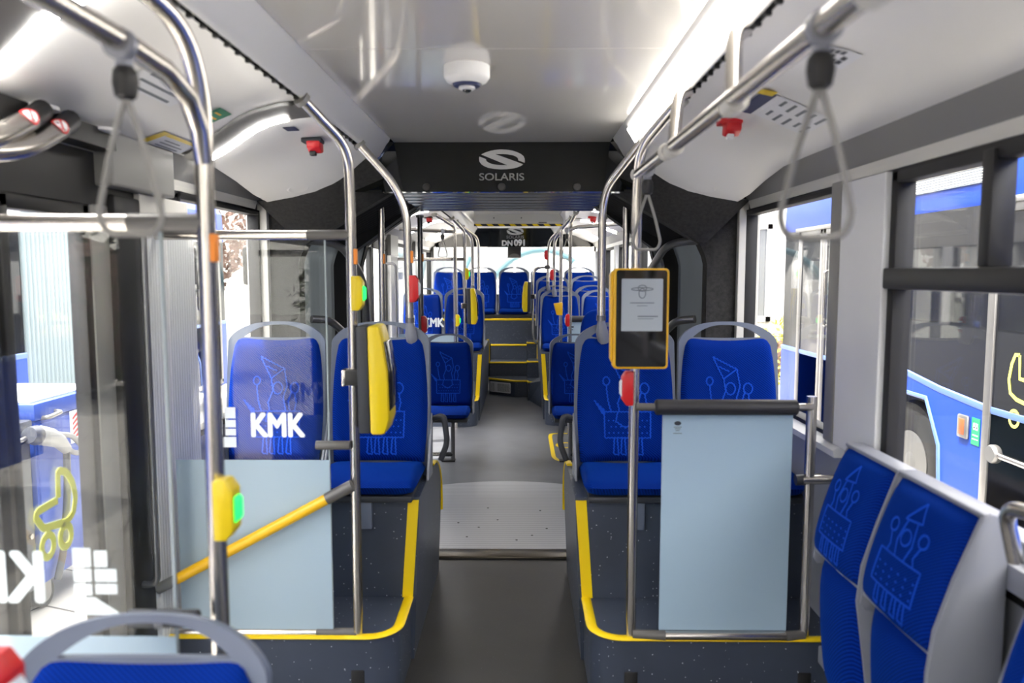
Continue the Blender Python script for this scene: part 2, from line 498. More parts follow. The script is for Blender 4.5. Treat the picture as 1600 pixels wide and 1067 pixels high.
# right wall, from the front of the bus to the articulation
wall_piece(1, -5.2, 3.9, -.33, .94, 'wall_grey')
wall_piece(1, -5.2, 3.9, 1.83, 2.25, 'black_satin', 1.215)
window(1, 2.735, 3.86, .94, 1.84)
wall_piece(1, 2.35, 2.74, .94, 1.84, 'wall_white', 1.185)
mb = MB(); mb.box((1.18, 2.66, .94), (1.215, 2.742, 1.85)); struct(mb.build('trim_%d' % K[0], 'trim_grey', bevel=.006)); K[0] += 1
window(1, .55, 2.35, .80, 1.84, (1.49, 1.552), 1.86, fr=.035)
for a, b in ((-1.6, .35), (-3.6, -1.8), (-5.1, -3.8)):
    window(1, a, b, .80, 1.84)
for y in (.35, -1.8, -3.8): wall_piece(1, y, y + .2, .8, 1.84, 'wall_white', 1.19)
# sill ledge along the right wall, pale top over a darker panel
mb = MB(); mb.prism([(1.17, .925), (1.212, .95), (1.26, .95), (1.26, .90), (1.175, .90)], 1, 2.62, 3.7); struct(mb.build('trim_%d' % K[0], 'wall_white', smooth=0)); K[0] += 1

# left wall
wall_piece(-1, 2.55, 3.9, -.33, .88, 'wall_grey')
wall_piece(-1, 2.55, 3.9, 1.83, 2.25, 'black_satin', 1.215)
window(-1, 2.93, 3.84, .88, 1.84)
MB_ = MB().box((-1.275, 2.56, -.02), (-1.15, 2.93, 1.72)); struct(MB_.build('wall_left', 'ribbed_white', smooth=0, bevel=.006))
MB_ = MB().box((-1.275, 2.56, 1.72), (-1.17, 2.93, 1.80)); struct(MB_.build('wall_left', 'trim_light', smooth=0, bevel=.004))
MB_ = MB().box((-1.275, 2.33, 1.80), (-1.135, 2.75, 1.965)); struct(MB_.build('wall_left', 'trim_grey', smooth=0, bevel=.008))
for sgn in (-1, 1):
    wall_piece(sgn, 3.84, 3.93, .6, 1.9, 'trim_light', 1.17)
# door mechanism header over the left door
MB_ = MB().box((-1.275, .2, 1.74), (-1.19, 2.56, 1.97)); struct(MB_.build('wall_left', 'black_satin', smooth=0))
MB_ = MB().box((-1.275, .2, 1.90), (-1.12, 2.33, 1.955)); struct(MB_.build('wall_left', 'slot_black', smooth=0))
wall_piece(-1, -5.2, .2, -.33, .80, 'wall_grey'); wall_piece(-1, -5.2, .2, 1.83, 2.25, 'black_satin')
for a, b in ((-1.6, .1), (-3.6, -1.8), (-5.1, -3.8)): window(-1, a, b, .80, 1.84)
for y in (.08, -1.8, -3.8): wall_piece(-1, y, y + .2, .8, 1.84, 'wall_white', 1.19)
# front end of the bus behind the photographer
MB_ = MB().box((-1.28, -5.3, -.33), (1.28, -5.2, .75)); struct(MB_.build('wall_front', 'black_satin', smooth=0))
MB_ = MB().box((-1.28, -5.3, 2.0), (1.28, -5.2, 2.25)); struct(MB_.build('wall_front', 'black_satin', smooth=0))

MB_ = MB().box((.15, -4.3, -.05), (1.25, -4.22, 2.2)); struct(MB_.build('wall_front', 'slot_black', smooth=0))  # unseen cab partition, added to cut the light from the windscreen
for x in (-1.2, -.62, .05):
    MB_ = MB().box((x - .05, -5.28, .7), (x + .05, -5.18, 2.05)); struct(MB_.build('wall_front', 'black_satin', smooth=0))
MB_ = MB().box((-1.25, -5.3, 1.55), (1.25, -5.2, 2.05)); struct(MB_.build('wall_front', 'black_satin', smooth=0))
# left door (two glazed leaves with rubber edges)
d = bpy.data.objects.new('door_1', None); C.objects.link(d); d.location = (-1.23, 1.4, 0); d['kind'] = 'structure'
for (a, b) in ((.32, 1.88), (1.90, 2.30)):
    mb = MB()
    for q0, q1 in ((a, a + .035), (b - .035, b)): mb.box((-1.245, q0, .02), (-1.195, q1, 1.74))
    mb.box((-1.245, a, .02), (-1.195, b, .07)); mb.box((-1.245, a, 1.70), (-1.195, b, 1.745))
    mb.build('leaf_frame', 'black_satin', d, bevel=.005)
    mb = MB(); mb.box((-1.226, a + .02, .04), (-1.220, b - .02, 1.72)); mb.build('pane', 'pane_glass', d, smooth=0)
MB().box((-1.26, 2.30, 0), (-1.19, 2.40, 1.75)).build('door_jamb', 'trim_grey', d, bevel=.006)
MB().box((-1.27, 2.40, 0), (-1.17, 2.565, 1.78)).build('door_seal', 'rubber', d, bevel=.01)
MB().tube(fillet([(-1.19, 2.47, .5), (-1.12, 2.47, .5), (-1.12, 2.47, 1.7), (-1.19, 2.47, 1.7)], .04), .011).build('door_handle', 'steel_dark', d)
# pictogram of a pram on the door glass (seen from the aisle)
mb = MB()
def side_pt(px, py, X): p = atX(px, py, X); return p
XD = -1.2185
for seg in ([(91, 778), (90, 735), (103, 737), (113, 752), (118, 775), (115, 800), (105, 815), (80, 822), (68, 826), (56, 810), (58, 800), (90, 781)],):
    ribbon(mb, fillet([side_pt(x, y, XD) for x, y in seg], .012, 3), .022, (1, 0, 0))
for cx, cy in ((75, 853), (103, 837)):
    c = side_pt(cx, cy, XD)
    ribbon(mb, [c + Vector((0, .027 * math.cos(a * PI / 12), .031 * math.sin(a * PI / 12))) for a in range(25)], .021, (1, 0, 0))
mb.build('pram_pictogram', 'decal_lime', d, smooth=0)
# the curved door operating arms with round warning stickers
for i, (y, lab) in enumerate(((1.72, 'curved chrome door arm with round red-edged sticker, left of the pair at top left'), (1.84, 'curved chrome door arm with round red-edged sticker, right of the pair at top left'))):
    t = thing('door_arm', lab, 'door arm', (-1.15, y, 1.8), 'door operating arms')
    pts = fillet([(-1.10, y + .22, 1.94), (-1.075, y + .14, 1.905), (-1.075, y - .04, 1.815), (-1.16, y - .30, 1.79)], .10, 8)
    MB().tube(pts, .026, 14).build('arm', 'steel', t)
    MB().tube(pts[:7], .0265, 14).build('sleeve', 'slot_black', t)
    p = Vector(pts[8]); q = Vector(pts[9]); ax = (q - p).normalized()
    n = Vector((.55, -.8, .1)); n = (n - ax * n.dot(ax)).normalized(); b = n.cross(ax)
    c = p + n * .0275
    for nm, r0, r1, mm in (('sticker', 0, .0215, 'sticker_white'), ('sticker_ring', .018, .0225, 'red')):
        mb = MB(); v = []; f = []; N = 28
        for k in range(N):
            a = 2 * PI * k / N
            for r_, h in ((r0, .001), (r1, .001)):
                e = math.cos(a) * r_; s = math.sin(a) * r_
                w = c + ax * e + b * s; rr = math.sqrt(max(1e-6, .0278 ** 2 - s * s))
                v.append(p + ax * e + b * s + n * (rr + (.0006 if nm[-1] == 'g' else 0)))
        for k in range(N):
            k2 = (k + 1) % N; f.append((2 * k, 2 * k + 1, 2 * k2 + 1, 2 * k2))
        mb.add(v, f).build(nm, mm, t)
    mb = MB(); ribbon(mb, [c + ax * -.012 + b * -.012, c + n * .001, c + ax * .012 + b * .012], .004, n); mb.build('sticker_bar', 'red', t, smooth=0)

# ---------------------------------------------------- articulation: felt portals, bellows, hoop
def octagon(w=.945, h=1.922, tw=.525, sz=1.675):
    return [(w + .04, -.05), (w + .04, 1.58), (w + .03, 1.62), (w, sz), (tw, h), (-tw, h), (-w, sz), (-w - .03, 1.62), (-w - .04, 1.58), (-w - .04, -.05)]
def portal(y0, y1, name, m, lab, ow=1.262, oh=2.24, skip=(), inn=None):
    inn = inn or octagon(.985, 1.94, .55, 1.683); n = len(inn)
    outr = [(ow, -.05), (ow, 1.58), (ow, 1.75), (ow, 1.95), (.6, oh), (-.6, oh), (-ow, 1.95), (-ow, 1.75), (-ow, 1.58), (-ow, -.05)]
    v = []; f = []
    for y in (y0, y1):
        v += [(p[0], y, p[1]) for p in inn] + [(p[0], y, p[1]) for p in outr]
    for i in range(n - 1):
        if i in skip: continue
        f.append((i, i + 1, n + i + 1, n + i)); f.append((2 * n + i, 3 * n + i, 3 * n + i + 1, 2 * n + i + 1))
        f.append((i, 2 * n + i, 2 * n + i + 1, i + 1)); f.append((n + i, n + i + 1, 3 * n + i + 1, 3 * n + i))
    o = MB().add(v, f).build(name, m, smooth=0)
    if lab: tag(o, *lab)
    return o
OCT = octagon(.985, 1.94, .55, 1.683)
o = portal(3.875, 3.97, 'articulation_portal', 'felt', ('dark felt-covered octagonal frame round the near end of the articulation', 'portal'), oh=2.16, skip=(4,))
o = portal(5.56, 5.66, 'articulation_portal', 'hoop_black', ('black frame round the far end of the articulation', 'portal'), inn=octagon(1.02, 2.07, .53, 1.73))
mb = MB(); mb.box((-1.25, 3.80, 2.19), (1.25, 5.7, 2.24)); struct(mb.build('ceiling', 'slot_black', smooth=0))
# padded felt shoulders: sloping bulge from the ceiling cover down to the opening
for sgn, side in ((-1, 'left'), (1, 'right')):
    def sh(u, v):
        x = .62 + u * (1.205 - .62)
        zc = cover_end(max(.612, min(1.14, x))) + .012
        xi = .53 + u * (1.02 - .53)
        zi = 1.945 - min(1, (xi - .53) / (.985 - .53)) * .257
        X = x * (1 - v) + xi * v; Z = zc * (1 - v) + zi * v
        y0_ = 3.60 + .19 * u ** 1.5
        Yy = y0_ + (3.872 - y0_) * v - .03 * math.sin(PI * v) * (1 - u)
        return (sgn * X, Yy, Z)
    mb = MB(); mb.pillow(sh, lambda u, v: (sh(u, v)[0], 3.874, sh(u, v)[2]), 14, 8)
    tag(mb.build('portal_cushion', 'felt', smooth=60), 'dark felt padding under the %s end of the ceiling covers before the bellows' % ('left-hand' if sgn < 0 else 'right-hand'), 'padding', 'felt paddings of the articulation')

# bellows: one folded skin per half, following the octagon
def bellows(y0, y1, lab, folds, ytop, ytop1, oc):
    L = len(oc); n = folds * 2; ctr = Vector((0, 0, 1.0))
    t = thing('bellows', lab, 'bellows', (0, (y0 + y1) / 2, 0), 'articulation bellows')
    def strip(i0, i1, ya, n_, y1=y1, am=.045):
        v = []; f = []; w = i1 - i0 + 1
        S = 6; n_ = n_ // 2 * S
        for k in range(n_ + 1):
            y = ya + (y1 - ya) * k / n_; e = am * (.5 - .5 * math.cos(2 * PI * k / S)) ** .8
            for p in oc[i0:i1 + 1]:
                dx = math.copysign(1, p[0]) * e if p[1] < 1.9 else 0; dz = e * .5 if p[1] > 1.65 else 0
                v.append((p[0] + dx, y, p[1] + dz))
        for k in range(n_):
            for i in range(w - 1): f.append((k * w + i, k * w + i + 1, (k + 1) * w + i + 1, (k + 1) * w + i))
        return MB().add(v, f)
    strip(0, 3, y0, n).build('side_fold', 'bellows_dark', t, smooth=80)
    strip(6, 9, y0, n).build('side_fold', 'bellows_dark', t, smooth=80)
    strip(3, 4, y0, n).build('shaded_shoulder_fold', 'hoop_black', t, smooth=0)  # same bellows skin; black puts its missing light into the colour
    strip(5, 6, y0, n).build('shaded_shoulder_fold', 'hoop_black', t, smooth=0)
    strip(4, 5, ytop, 14, ytop1, .05).build('ceiling_fold', 'bellows_top', t, smooth=80)
    return t
bellows(3.97, 4.70, 'folded grey bellows between felt frame and black middle hoop', 10, 3.80, 5.05, octagon(1.01, 1.935, .56, 1.70))
bellows(4.80, 5.56, 'folded grey bellows beyond the black middle hoop', 10, 4.95, 5.57, octagon(1.03, 2.08, .53, 1.74))
# middle hoop
inn = octagon(.925, 1.985, .477, 1.665); otr = octagon(1.09, 2.10, .60, 1.84); n = len(inn)
v = []; f = []
for y in (4.70, 4.80):
    v += [(p[0], y, p[1]) for p in inn] + [(p[0], y, p[1]) for p in otr]
for i in range(n - 1):
    f.append((i, i + 1, n + i + 1, n + i)); f.append((2 * n + i, 3 * n + i, 3 * n + i + 1, 2 * n + i + 1)); f.append((i, 2 * n + i, 2 * n + i + 1, i + 1)); f.append((n + i, n + i + 1, 3 * n + i + 1, 3 * n + i))
tag(MB().add(v, f).build('bellows_hoop', 'hoop_black', smooth=0), 'black angular middle hoop of the bellows', 'hoop')

# black bulkhead with maker's emblem
t = thing('bulkhead_panel', 'glossy black panel with silver emblem and lettering above the articulation', 'panel', (0, 3.78, 2.0))
mb = MB()
mb.add([(-.525, 3.80, 2.167), (.525, 3.80, 2.167), (.50, 3.72, 1.922), (-.50, 3.72, 1.922), (-.525, 3.83, 2.19), (.525, 3.83, 2.19), (.50, 3.76, 1.922), (-.50, 3.76, 1.922)],
       [(0, 1, 2, 3), (4, 7, 6, 5), (0, 4, 5, 1), (3, 2, 6, 7), (0, 3, 7, 4), (1, 5, 6, 2)])
mb.build('panel_face', 'black_gloss', t, smooth=0)
for sgn in (-1, 1):
    MB().add([(sgn * .525, 3.80, 2.167), (sgn * .50, 3.72, 1.922), (sgn * .72, 3.72, 1.922), (sgn * .66, 3.66, 2.167), (sgn * .525, 3.83, 2.19), (sgn * .50, 3.78, 1.922), (sgn * .72, 3.84, 1.922), (sgn * .66, 3.84, 2.19)],
             [(0, 1, 2, 3), (4, 7, 6, 5), (0, 4, 5, 1), (3, 2, 6, 7), (0, 3, 7, 4), (1, 5, 6, 2)]).build('side_face', 'black_gloss', t, smooth=0)
S_POLY = [(590, 208), (620, 192), (660, 178), (705, 169), (750, 165), (800, 168), (850, 177), (885, 190), (915, 205), (935, 222), (945, 245), (946, 278), (893, 258), (890, 240), (875, 226), (850, 215), (805, 206), (760, 203), (705, 205),
          (790, 237), (880, 270), (932, 292), (915, 303), (885, 316), (850, 325), (800, 331), (750, 332), (700, 329), (650, 320), (618, 307), (592, 290), (576, 268), (572, 248), (575, 225), (628, 246), (634, 264), (650, 276), (672, 286), (705, 293), (740, 297), (805, 298), (700, 254)]
def emblem(parent, cx, cz, w, yfun, m, name='emblem', flip=False):
    s = w / 375.0
    mb = MB()
    pl = [((x - 758) * s + cx, -(y - 248) * s + cz) for x, y in S_POLY]
    n = len(pl)
    v = [(p[0], yfun(p[1]) - .004, p[1]) for p in pl] + [(p[0], yfun(p[1]) - .001, p[1]) for p in pl]
    f = [tuple(range(n)), tuple(reversed(range(n, 2 * n)))] + [(i, i + n, (i + 1) % n + n, (i + 1) % n) for i in range(n)]
    return mb.add(v, f).build(name, m, parent, smooth=0)
ybk = lambda z: 3.72 + (z - 1.922) / (2.167 - 1.922) * .08
emblem(t, .0, 2.082, .222, ybk, 'logo_silver')
text('lettering', 'SOLARIS', .052, (-.0, ybk(1.993) - .003, 1.993), 'logo_grey', t, bold=.0006, rot=(PI / 2 - .31, 0, 0), sx=1.12)
mb = MB()
for x in (-.36, .0, .36): mb.lathe([(.0, 3.715), (.016, 3.716), (.019, 3.722), (.02, 3.735)], (x, 0, 1.945), 1, 20)
mb.build('fixing_screws', 'black_satin', t)

# seat podiums over the wheels -----------------------------------------
def podium(sgn, y0, yend, lab, zt=.66, deck=.255, dd=.34, inner=.345):
    t = thing('seat_podium', lab, 'seat podium', (sgn * .8, y0, 0), 'speckled seat podiums')
    rc = .11
    pl = [(sgn * HW, y0)] + [(sgn * (inner + rc + rc * math.cos(a)), y0 + rc + rc * math.sin(a)) for a in [(-PI / 2) - k * (PI / 2) / 8 for k in range(9)]] + [(sgn * inner, y0 + dd + .03), (sgn * HW, y0 + dd + .03)]
    MB().prism(pl, 2, -.001, deck).build('foot_deck', 'vinyl_podium', t, smooth=40)
    yb = y0 + dd
    prof = [(yb, -.001), (yb, zt)] + [(yend - .42, zt)] + [(yend - .42 + .42 * math.sin(a), zt - .34 + .34 * math.cos(a)) for a in [k * (PI / 2) / 8 for k in range(1, 9)]] + [(yend, -.001)]
    n = len(prof); v = []; f = []
    for tt, (ix, w) in enumerate(((inner - .012, 0), (HW, 1))):
        for y, z in prof:
            xx = ix - (.028 * min(1, max(0, z / zt)) if not w else 0)
            v.append((sgn * xx, y, z))
    f = [tuple(range(n)), tuple(reversed(range(n, 2 * n)))] + [(i, i + n, (i + 1) % n + n, (i + 1) % n) for i in range(n)]
    MB().add(v, f).build('riser', 'vinyl_podium', t, smooth=40)
    # yellow edging
    mb = MB()
    def strip(p0, p1, w, d):
        pass
    xa, xb = sgn * (inner - .038), sgn * (inner - .010)
    q = [(xa, zt - .01), (xb, deck + .001), (xb + sgn * .042, deck + .001), (xa + sgn * .042, zt - .01)]
    mb.prism(q, 1, yb - .004, yb + .002)
    mb.build('riser_edging', 'yellow_edge', t, smooth=0)
    path = [(sgn * (inner + .006), y0 + dd, deck), (sgn * (inner + .006), y0 + rc + .06, deck)] + [(sgn * (inner + rc + (rc - .006) * math.cos(a)), y0 + rc + (rc - .006) * math.sin(a), deck) for a in [-PI - k * (-PI / 2) / 8 for k in range(9)]] + [(sgn * 1.16, y0 + .006, deck)]
    MB().tube(path, 1, 8, flat=(.0075, .019)).build('deck_edging', 'yellow_edge', t)
    path = [(sgn * (inner - .03), y, z + .004) for y, z in prof[2:-1]]
    path = [(p[0] + sgn * .014 * (1 - p[2] / zt), p[1], p[2]) for p in path]
    MB().tube(path, 1, 8, flat=(.008, .014)).build('rear_edging', 'yellow_edge', t)
    return t
podium(-1, 2.60, 3.86, 'speckled blue-grey seat podium with yellow edge left of the aisle, before the articulation')
podium(1, 2.60, 3.86, 'speckled blue-grey seat podium with yellow edge right of the aisle, before the articulation')
podium(-1, 7.56, 9.9, 'speckled seat podium with yellow edge left of the aisle, beyond the articulation', .70)
podium(1, 7.62, 9.9, 'speckled seat podium with yellow edge right of the aisle, beyond the articulation', .70)

# ------------------------------------------------------------------ rear part of the bus
wall_piece(1, 5.6, 11.4, -.33, .94, 'wall_grey'); wall_piece(1, 5.6, 11.4, 1.83, 2.25, 'trim_light', 1.215)
wall_piece(-1, 7.7, 11.4, -.33, .94, 'wall_grey'); wall_piece(-1, 5.6, 11.4, 1.83, 2.25, 'black_satin', 1.215)
for a, b in ((5.85, 7.15), (7.3, 8.75), (8.95, 10.1), (10.25, 11.15)):
    window(1, a, b, .94, 1.84)
for a, b in ((5.6, 5.85), (7.15, 7.3), (8.75, 8.95), (10.1, 10.25), (11.15, 11.4)):
    wall_piece(1, a, b, .94, 1.84, 'wall_white', 1.17)
for a, b in ((7.9, 9.2), (9.4, 11.15)): window(-1, a, b, .94, 1.84)
for a, b in ((5.62, 5.95), (7.45, 7.9), (9.2, 9.4), (11.15, 11.4)):
    MB_ = MB().box((-1.275, a, -.02), (-1.16, b, 1.70)); struct(MB_.build('wall_left', 'ribbed_white', smooth=0, bevel=.005))
    MB_ = MB().box((-1.275, a, 1.70), (-1.16, b, 1.90)); struct(MB_.build('wall_left', 'sleeve_grey', smooth=0))
d = bpy.data.objects.new('door_2', None); C.objects.link(d); d.location = (-1.23, 6.7, 0); d['kind'] = 'structure'
for (a, b) in ((5.96, 6.69), (6.71, 7.44)):
    mb = MB()
    for q0, q1 in ((a, a + .04), (b - .04, b)): mb.box((-1.245, q0, .02), (-1.195, q1, 1.80))
    mb.box((-1.245, a, .02), (-1.195, b, .08)); mb.box((-1.245, a, 1.75), (-1.195, b, 1.83))
    mb.build('leaf_frame', 'black_satin', d, bevel=.005)
    MB().box((-1.226, a + .02, .04), (-1.220, b - .02, 1.78)).build('pane', 'pane_glass', d, smooth=0)
MB().tube(fillet([(-1.19, 7.36, .5), (-1.10, 7.36, .5), (-1.10, 7.36, 1.62), (-1.19, 7.36, 1.62)], .05), .012).build('door_handle', 'steel_dark', d)

# rear wall, window, bulkhead with vehicle number
MB_ = MB().box((-1.28, 11.3, -.33), (1.28, 11.42, 1.2)); struct(MB_.build('wall_rear', 'black_satin', smooth=0))
MB_ = MB().box((-1.28, 11.3, 1.93), (1.28, 11.42, 2.25)); struct(MB_.build('wall_rear', 'black_satin', smooth=0))
r = bpy.data.objects.new('window_%d' % WN[0], None); C.objects.link(r); r.location = (0, 11.36, 1.2); WN[0] += 1; r['kind'] = 'structure'
mb = MB(); mb.box((-1.2, 11.33, 1.19), (1.2, 11.39, 1.215)); mb.box((-1.2, 11.33, 1.915), (1.2, 11.39, 1.935))
for x in (-1.2, 1.17): mb.box((x, 11.33, 1.19), (x + .03, 11.39, 1.935))
mb.build('window_frame', 'rubber', r); MB().box((-1.18, 11.355, 1.2), (1.18, 11.361, 1.93)).build('pane', 'pane_glass', r, smooth=0)
t = thing('rear_bulkhead', 'black panel with white vehicle number above the rear window', 'panel', (0, 11.2, 2.0))
MB().add([(-.72, 11.12, 2.2), (.72, 11.12, 2.2), (.60, 11.20, 1.90), (-.60, 11.20, 1.90), (-1.15, 11.2, 2.2), (1.15, 11.2, 2.2), (1.15, 11.29, 1.9), (-1.15, 11.29, 1.9), (-1.15, 11.31, 2.2), (1.15, 11.31, 2.2), (1.15, 11.31, 1.9), (-1.15, 11.31, 1.9)],
         [(0, 1, 2, 3), (4, 0, 3, 7), (1, 5, 6, 2), (8, 11, 10, 9), (4, 8, 9, 5, 1, 0), (7, 3, 2, 6, 10, 11), (4, 7, 11, 8), (5, 9, 10, 6)]).build('panel_face', 'black_gloss', t, smooth=0)
yb2 = lambda z: 11.12 + (2.2 - z) / .3 * .08
emblem(t, .015, 2.125, .24, yb2, 'logo_silver')
text('lettering', 'SOLARIS', .062, (.015, yb2(2.040) - .004, 2.040), 'logo_grey', t, bold=.0007, sx=1.1, rot=(PI / 2 + .26, 0, 0))
text('vehicle_number', 'DN', .105, (-.10, yb2(1.95) - .006, 1.952), 'sticker_white', t, bold=.004, rot=(PI / 2 + .26, 0, 0))
text('vehicle_number', '091', .125, (.085, yb2(1.95) - .006, 1.958), 'sticker_white', t, bold=.006, rot=(PI / 2 + .26, 0, 0), sx=.92)
t = thing('rear_camera_housing', 'small black angular housing hanging below the vehicle number', 'housing', (.0, 11.1, 1.85))
MB().prism([(11.05, 1.90), (11.2, 1.90), (11.2, 1.74), (11.0, 1.74), (11.0, 1.77)], 0, -.09, .10).build('housing_body', 'black_satin', t, bevel=.006)
MB().prism([(-.085, 1.742)] + [(.005 + .085 * math.cos(a), 1.742 + .06 * math.sin(a)) for a in [PI - k * PI / 10 for k in range(11)]], 1, 10.985, 11.03).build('hood', 'sleeve_grey', t)

# equipment box with hazard tape under the ceiling
t = thing('ceiling_box', 'cream box with black and yellow hazard tape on its lower edge under the ceiling', 'box', (.07, 8.7, 2.1))
MB().box((-.42, 8.5, 2.065), (.56, 9.3, 2.25)).build('box_body', 'box_white', t, bevel=.004)
mb = MB(); mb.box((-.42, 8.496, 2.062), (.56, 8.502, 2.095)); mb.build('lower_lip', 'trim_light', t)
mb = MB(); mb.box((-.42, 8.493, 2.04), (.56, 8.51, 2.066)); mb.build('hazard_tape', 'hazard_black', t, smooth=0)
mb = MB()
x = -.41
while x < .5:
    mb.add([(x, 8.4905, 2.065), (x + .06, 8.4905, 2.065), (x + .085, 8.4905, 2.041), (x + .025, 8.4905, 2.041)], [(0, 1, 2, 3)]); mb.add([(x, 8.4925, 2.065), (x + .06, 8.4925, 2.065), (x + .085, 8.4925, 2.041), (x + .025, 8.4925, 2.041)], [(3, 2, 1, 0)])
    x += .125
mb.build('hazard_stripe', 'yellow_edge', t, smooth=0)
mb = MB(); mb.box((.29, 8.489, 2.075), (.38, 8.497, 2.086)); mb.cyl((-.2, 8.498, 2.13), (-.2, 8.494, 2.13), .008); mb.cyl((.1, 8.498, 2.13), (.1, 8.494, 2.13), .008); mb.build('latch', 'sleeve_grey', t)

# steps up to the rear bench
t = thing('rear_steps', 'dark speckled steps with yellow nosings climbing to the rear bench', 'steps', (0, 9.6, 0))
SX0, SX1 = -.302, .175
steps = [(9.45, .20), (9.86, .375), (10.2, .57), (10.45, .90)]
prev = 0
for i, (y, z) in enumerate(steps):
    x1 = SX1 if i < 3 else .345
    if i == 0:
        pl = [(SX0, 9.62), (.02, 9.40), (SX1, 9.40), (SX1, 11.3), (SX0, 11.3)]
        MB().prism(pl, 2, -.01, z).build('step', 'vinyl_podium', t, smooth=0)
        MB().tube([(SX0, 9.615, z), (.02, 9.397, z), (SX1, 9.397, z)], .012, 8).build('nosing', 'yellow_edge', t)
    else:
        MB().box((SX0 if i < 3 else -1.2, y, prev - .01), (x1 if i < 3 else 1.2, 11.3, z)).build('step', 'vinyl_podium', t, smooth=0)
        MB().tube([(SX0, y - .002, z), (x1, y - .002, z)], .012, 8).build('nosing', 'yellow_edge', t)
    prev = z
# white heater grille in the first riser
g = MB(); a0, a1 = Vector((SX0 + .02, 9.598, 0)), Vector((-.03, 9.432, 0))
dx = (a1 - a0)
def gp(u, z, o=0): return a0 + dx * u + Vector((-.006 - o * .6, -.010 - o, z))
def quadbox(mb, u0, u1, z0, z1, o):
    v = [gp(u0, z0, o), gp(u1, z0, o), gp(u1, z1, o), gp(u0, z1, o), gp(u0, z0, -.008), gp(u1, z0, -.008), gp(u1, z1, -.008), gp(u0, z1, -.008)]
    mb.add(v, [(0, 1, 2, 3), (4, 7, 6, 5), (0, 4, 5, 1), (3, 2, 6, 7), (0, 3, 7, 4), (1, 5, 6, 2)])
gt = thing('heater_grille', 'white slatted heater grille in the lowest rear step', 'grille', tuple(gp(.5, .1)))
quadbox(g, 0, 1, .045, .165, .001); g.build('backing', 'slot_black', gt, smooth=0)
g = MB()
quadbox(g, 0, 1, .155, .168, .004); quadbox(g, 0, 1, .042, .055, .004); quadbox(g, .21, .35, .05, .16, .004)
for k in range(20):
    u = k / 19 * .985
    quadbox(g, u, u + .02, .05, .16, .004)
g.build('slats', 'white_paint', gt, smooth=0)
# side steps on the right
t = thing('side_steps', 'small side steps with yellow nosings right of the rear steps', 'steps', (.27, 9.6, 0))
for y, z in ((9.15, .22), (9.55, .42), (9.95, .62)):
    MB().box((.18, y, -.01), (.342, 11.2, z)).build('step', 'vinyl_podium', t, smooth=0)
    MB().tube([(.182, y + .10, z), (.182, y, z), (.342, y - .0, z)], .011, 8).build('nosing', 'yellow_edge', t)
MB().add([(.20, 9.15, 0), (.345, 8.6, 0), (.345, 9.15, 0), (.20, 9.15, .21), (.345, 8.75, .30), (.345, 9.15, .30)], [(0, 2, 1), (3, 4, 5), (0, 1, 4, 3), (0, 3, 5, 2), (1, 2, 5, 4)]).build('corner_fairing', 'vinyl_podium', t, smooth=0)
# bench plinth edge trim
tag(MB().box((-1.15, 10.44, .885), (.36, 10.46, .908)).build('bench_edge', 'yellow_edge', smooth=0), 'long yellow edge strip below the rear bench seats', 'edge strip')
tag(MB().box((-1.18, 10.50, .90), (1.18, 11.2, .955)).build('bench_plinth', 'slot_black', smooth=0), 'dark plinth carrying the five rear bench seats', 'plinth')

# ------------------------------------------------------------------ seats
def seat_surface(u, v):                    # front surface of the back pad: u -1..1 across, v 0..1 up
    ztop = .578 + .012 * u * u - .035 * abs(u) ** 14
    z = .055 + v * (ztop - .055)
    w = .196 + .012 * math.sin(PI * min(1, v * 1.0)) - .012 * v ** 6
    x = u * w
    y = .015 + .075 * (z / .6)
    t = .034 * (1 - abs(u) ** 8) ** .5 * (1 - abs(2 * v - 1) ** 10) ** .5
    y += -.030 * abs(u) ** 2.2 - .02 * (1 - v) ** 3 - t
    return Vector((x, y, z))
def shell_y(u, z): return .020 + .075 * (z / .6) - .030 * abs(u) ** 2.2
def fast_pillow(mb, fr, bk, nu, nv): mb.pillow(lambda a, b: fr(2 * a - 1, b), lambda a, b: bk(2 * a - 1, b), nu, nv)

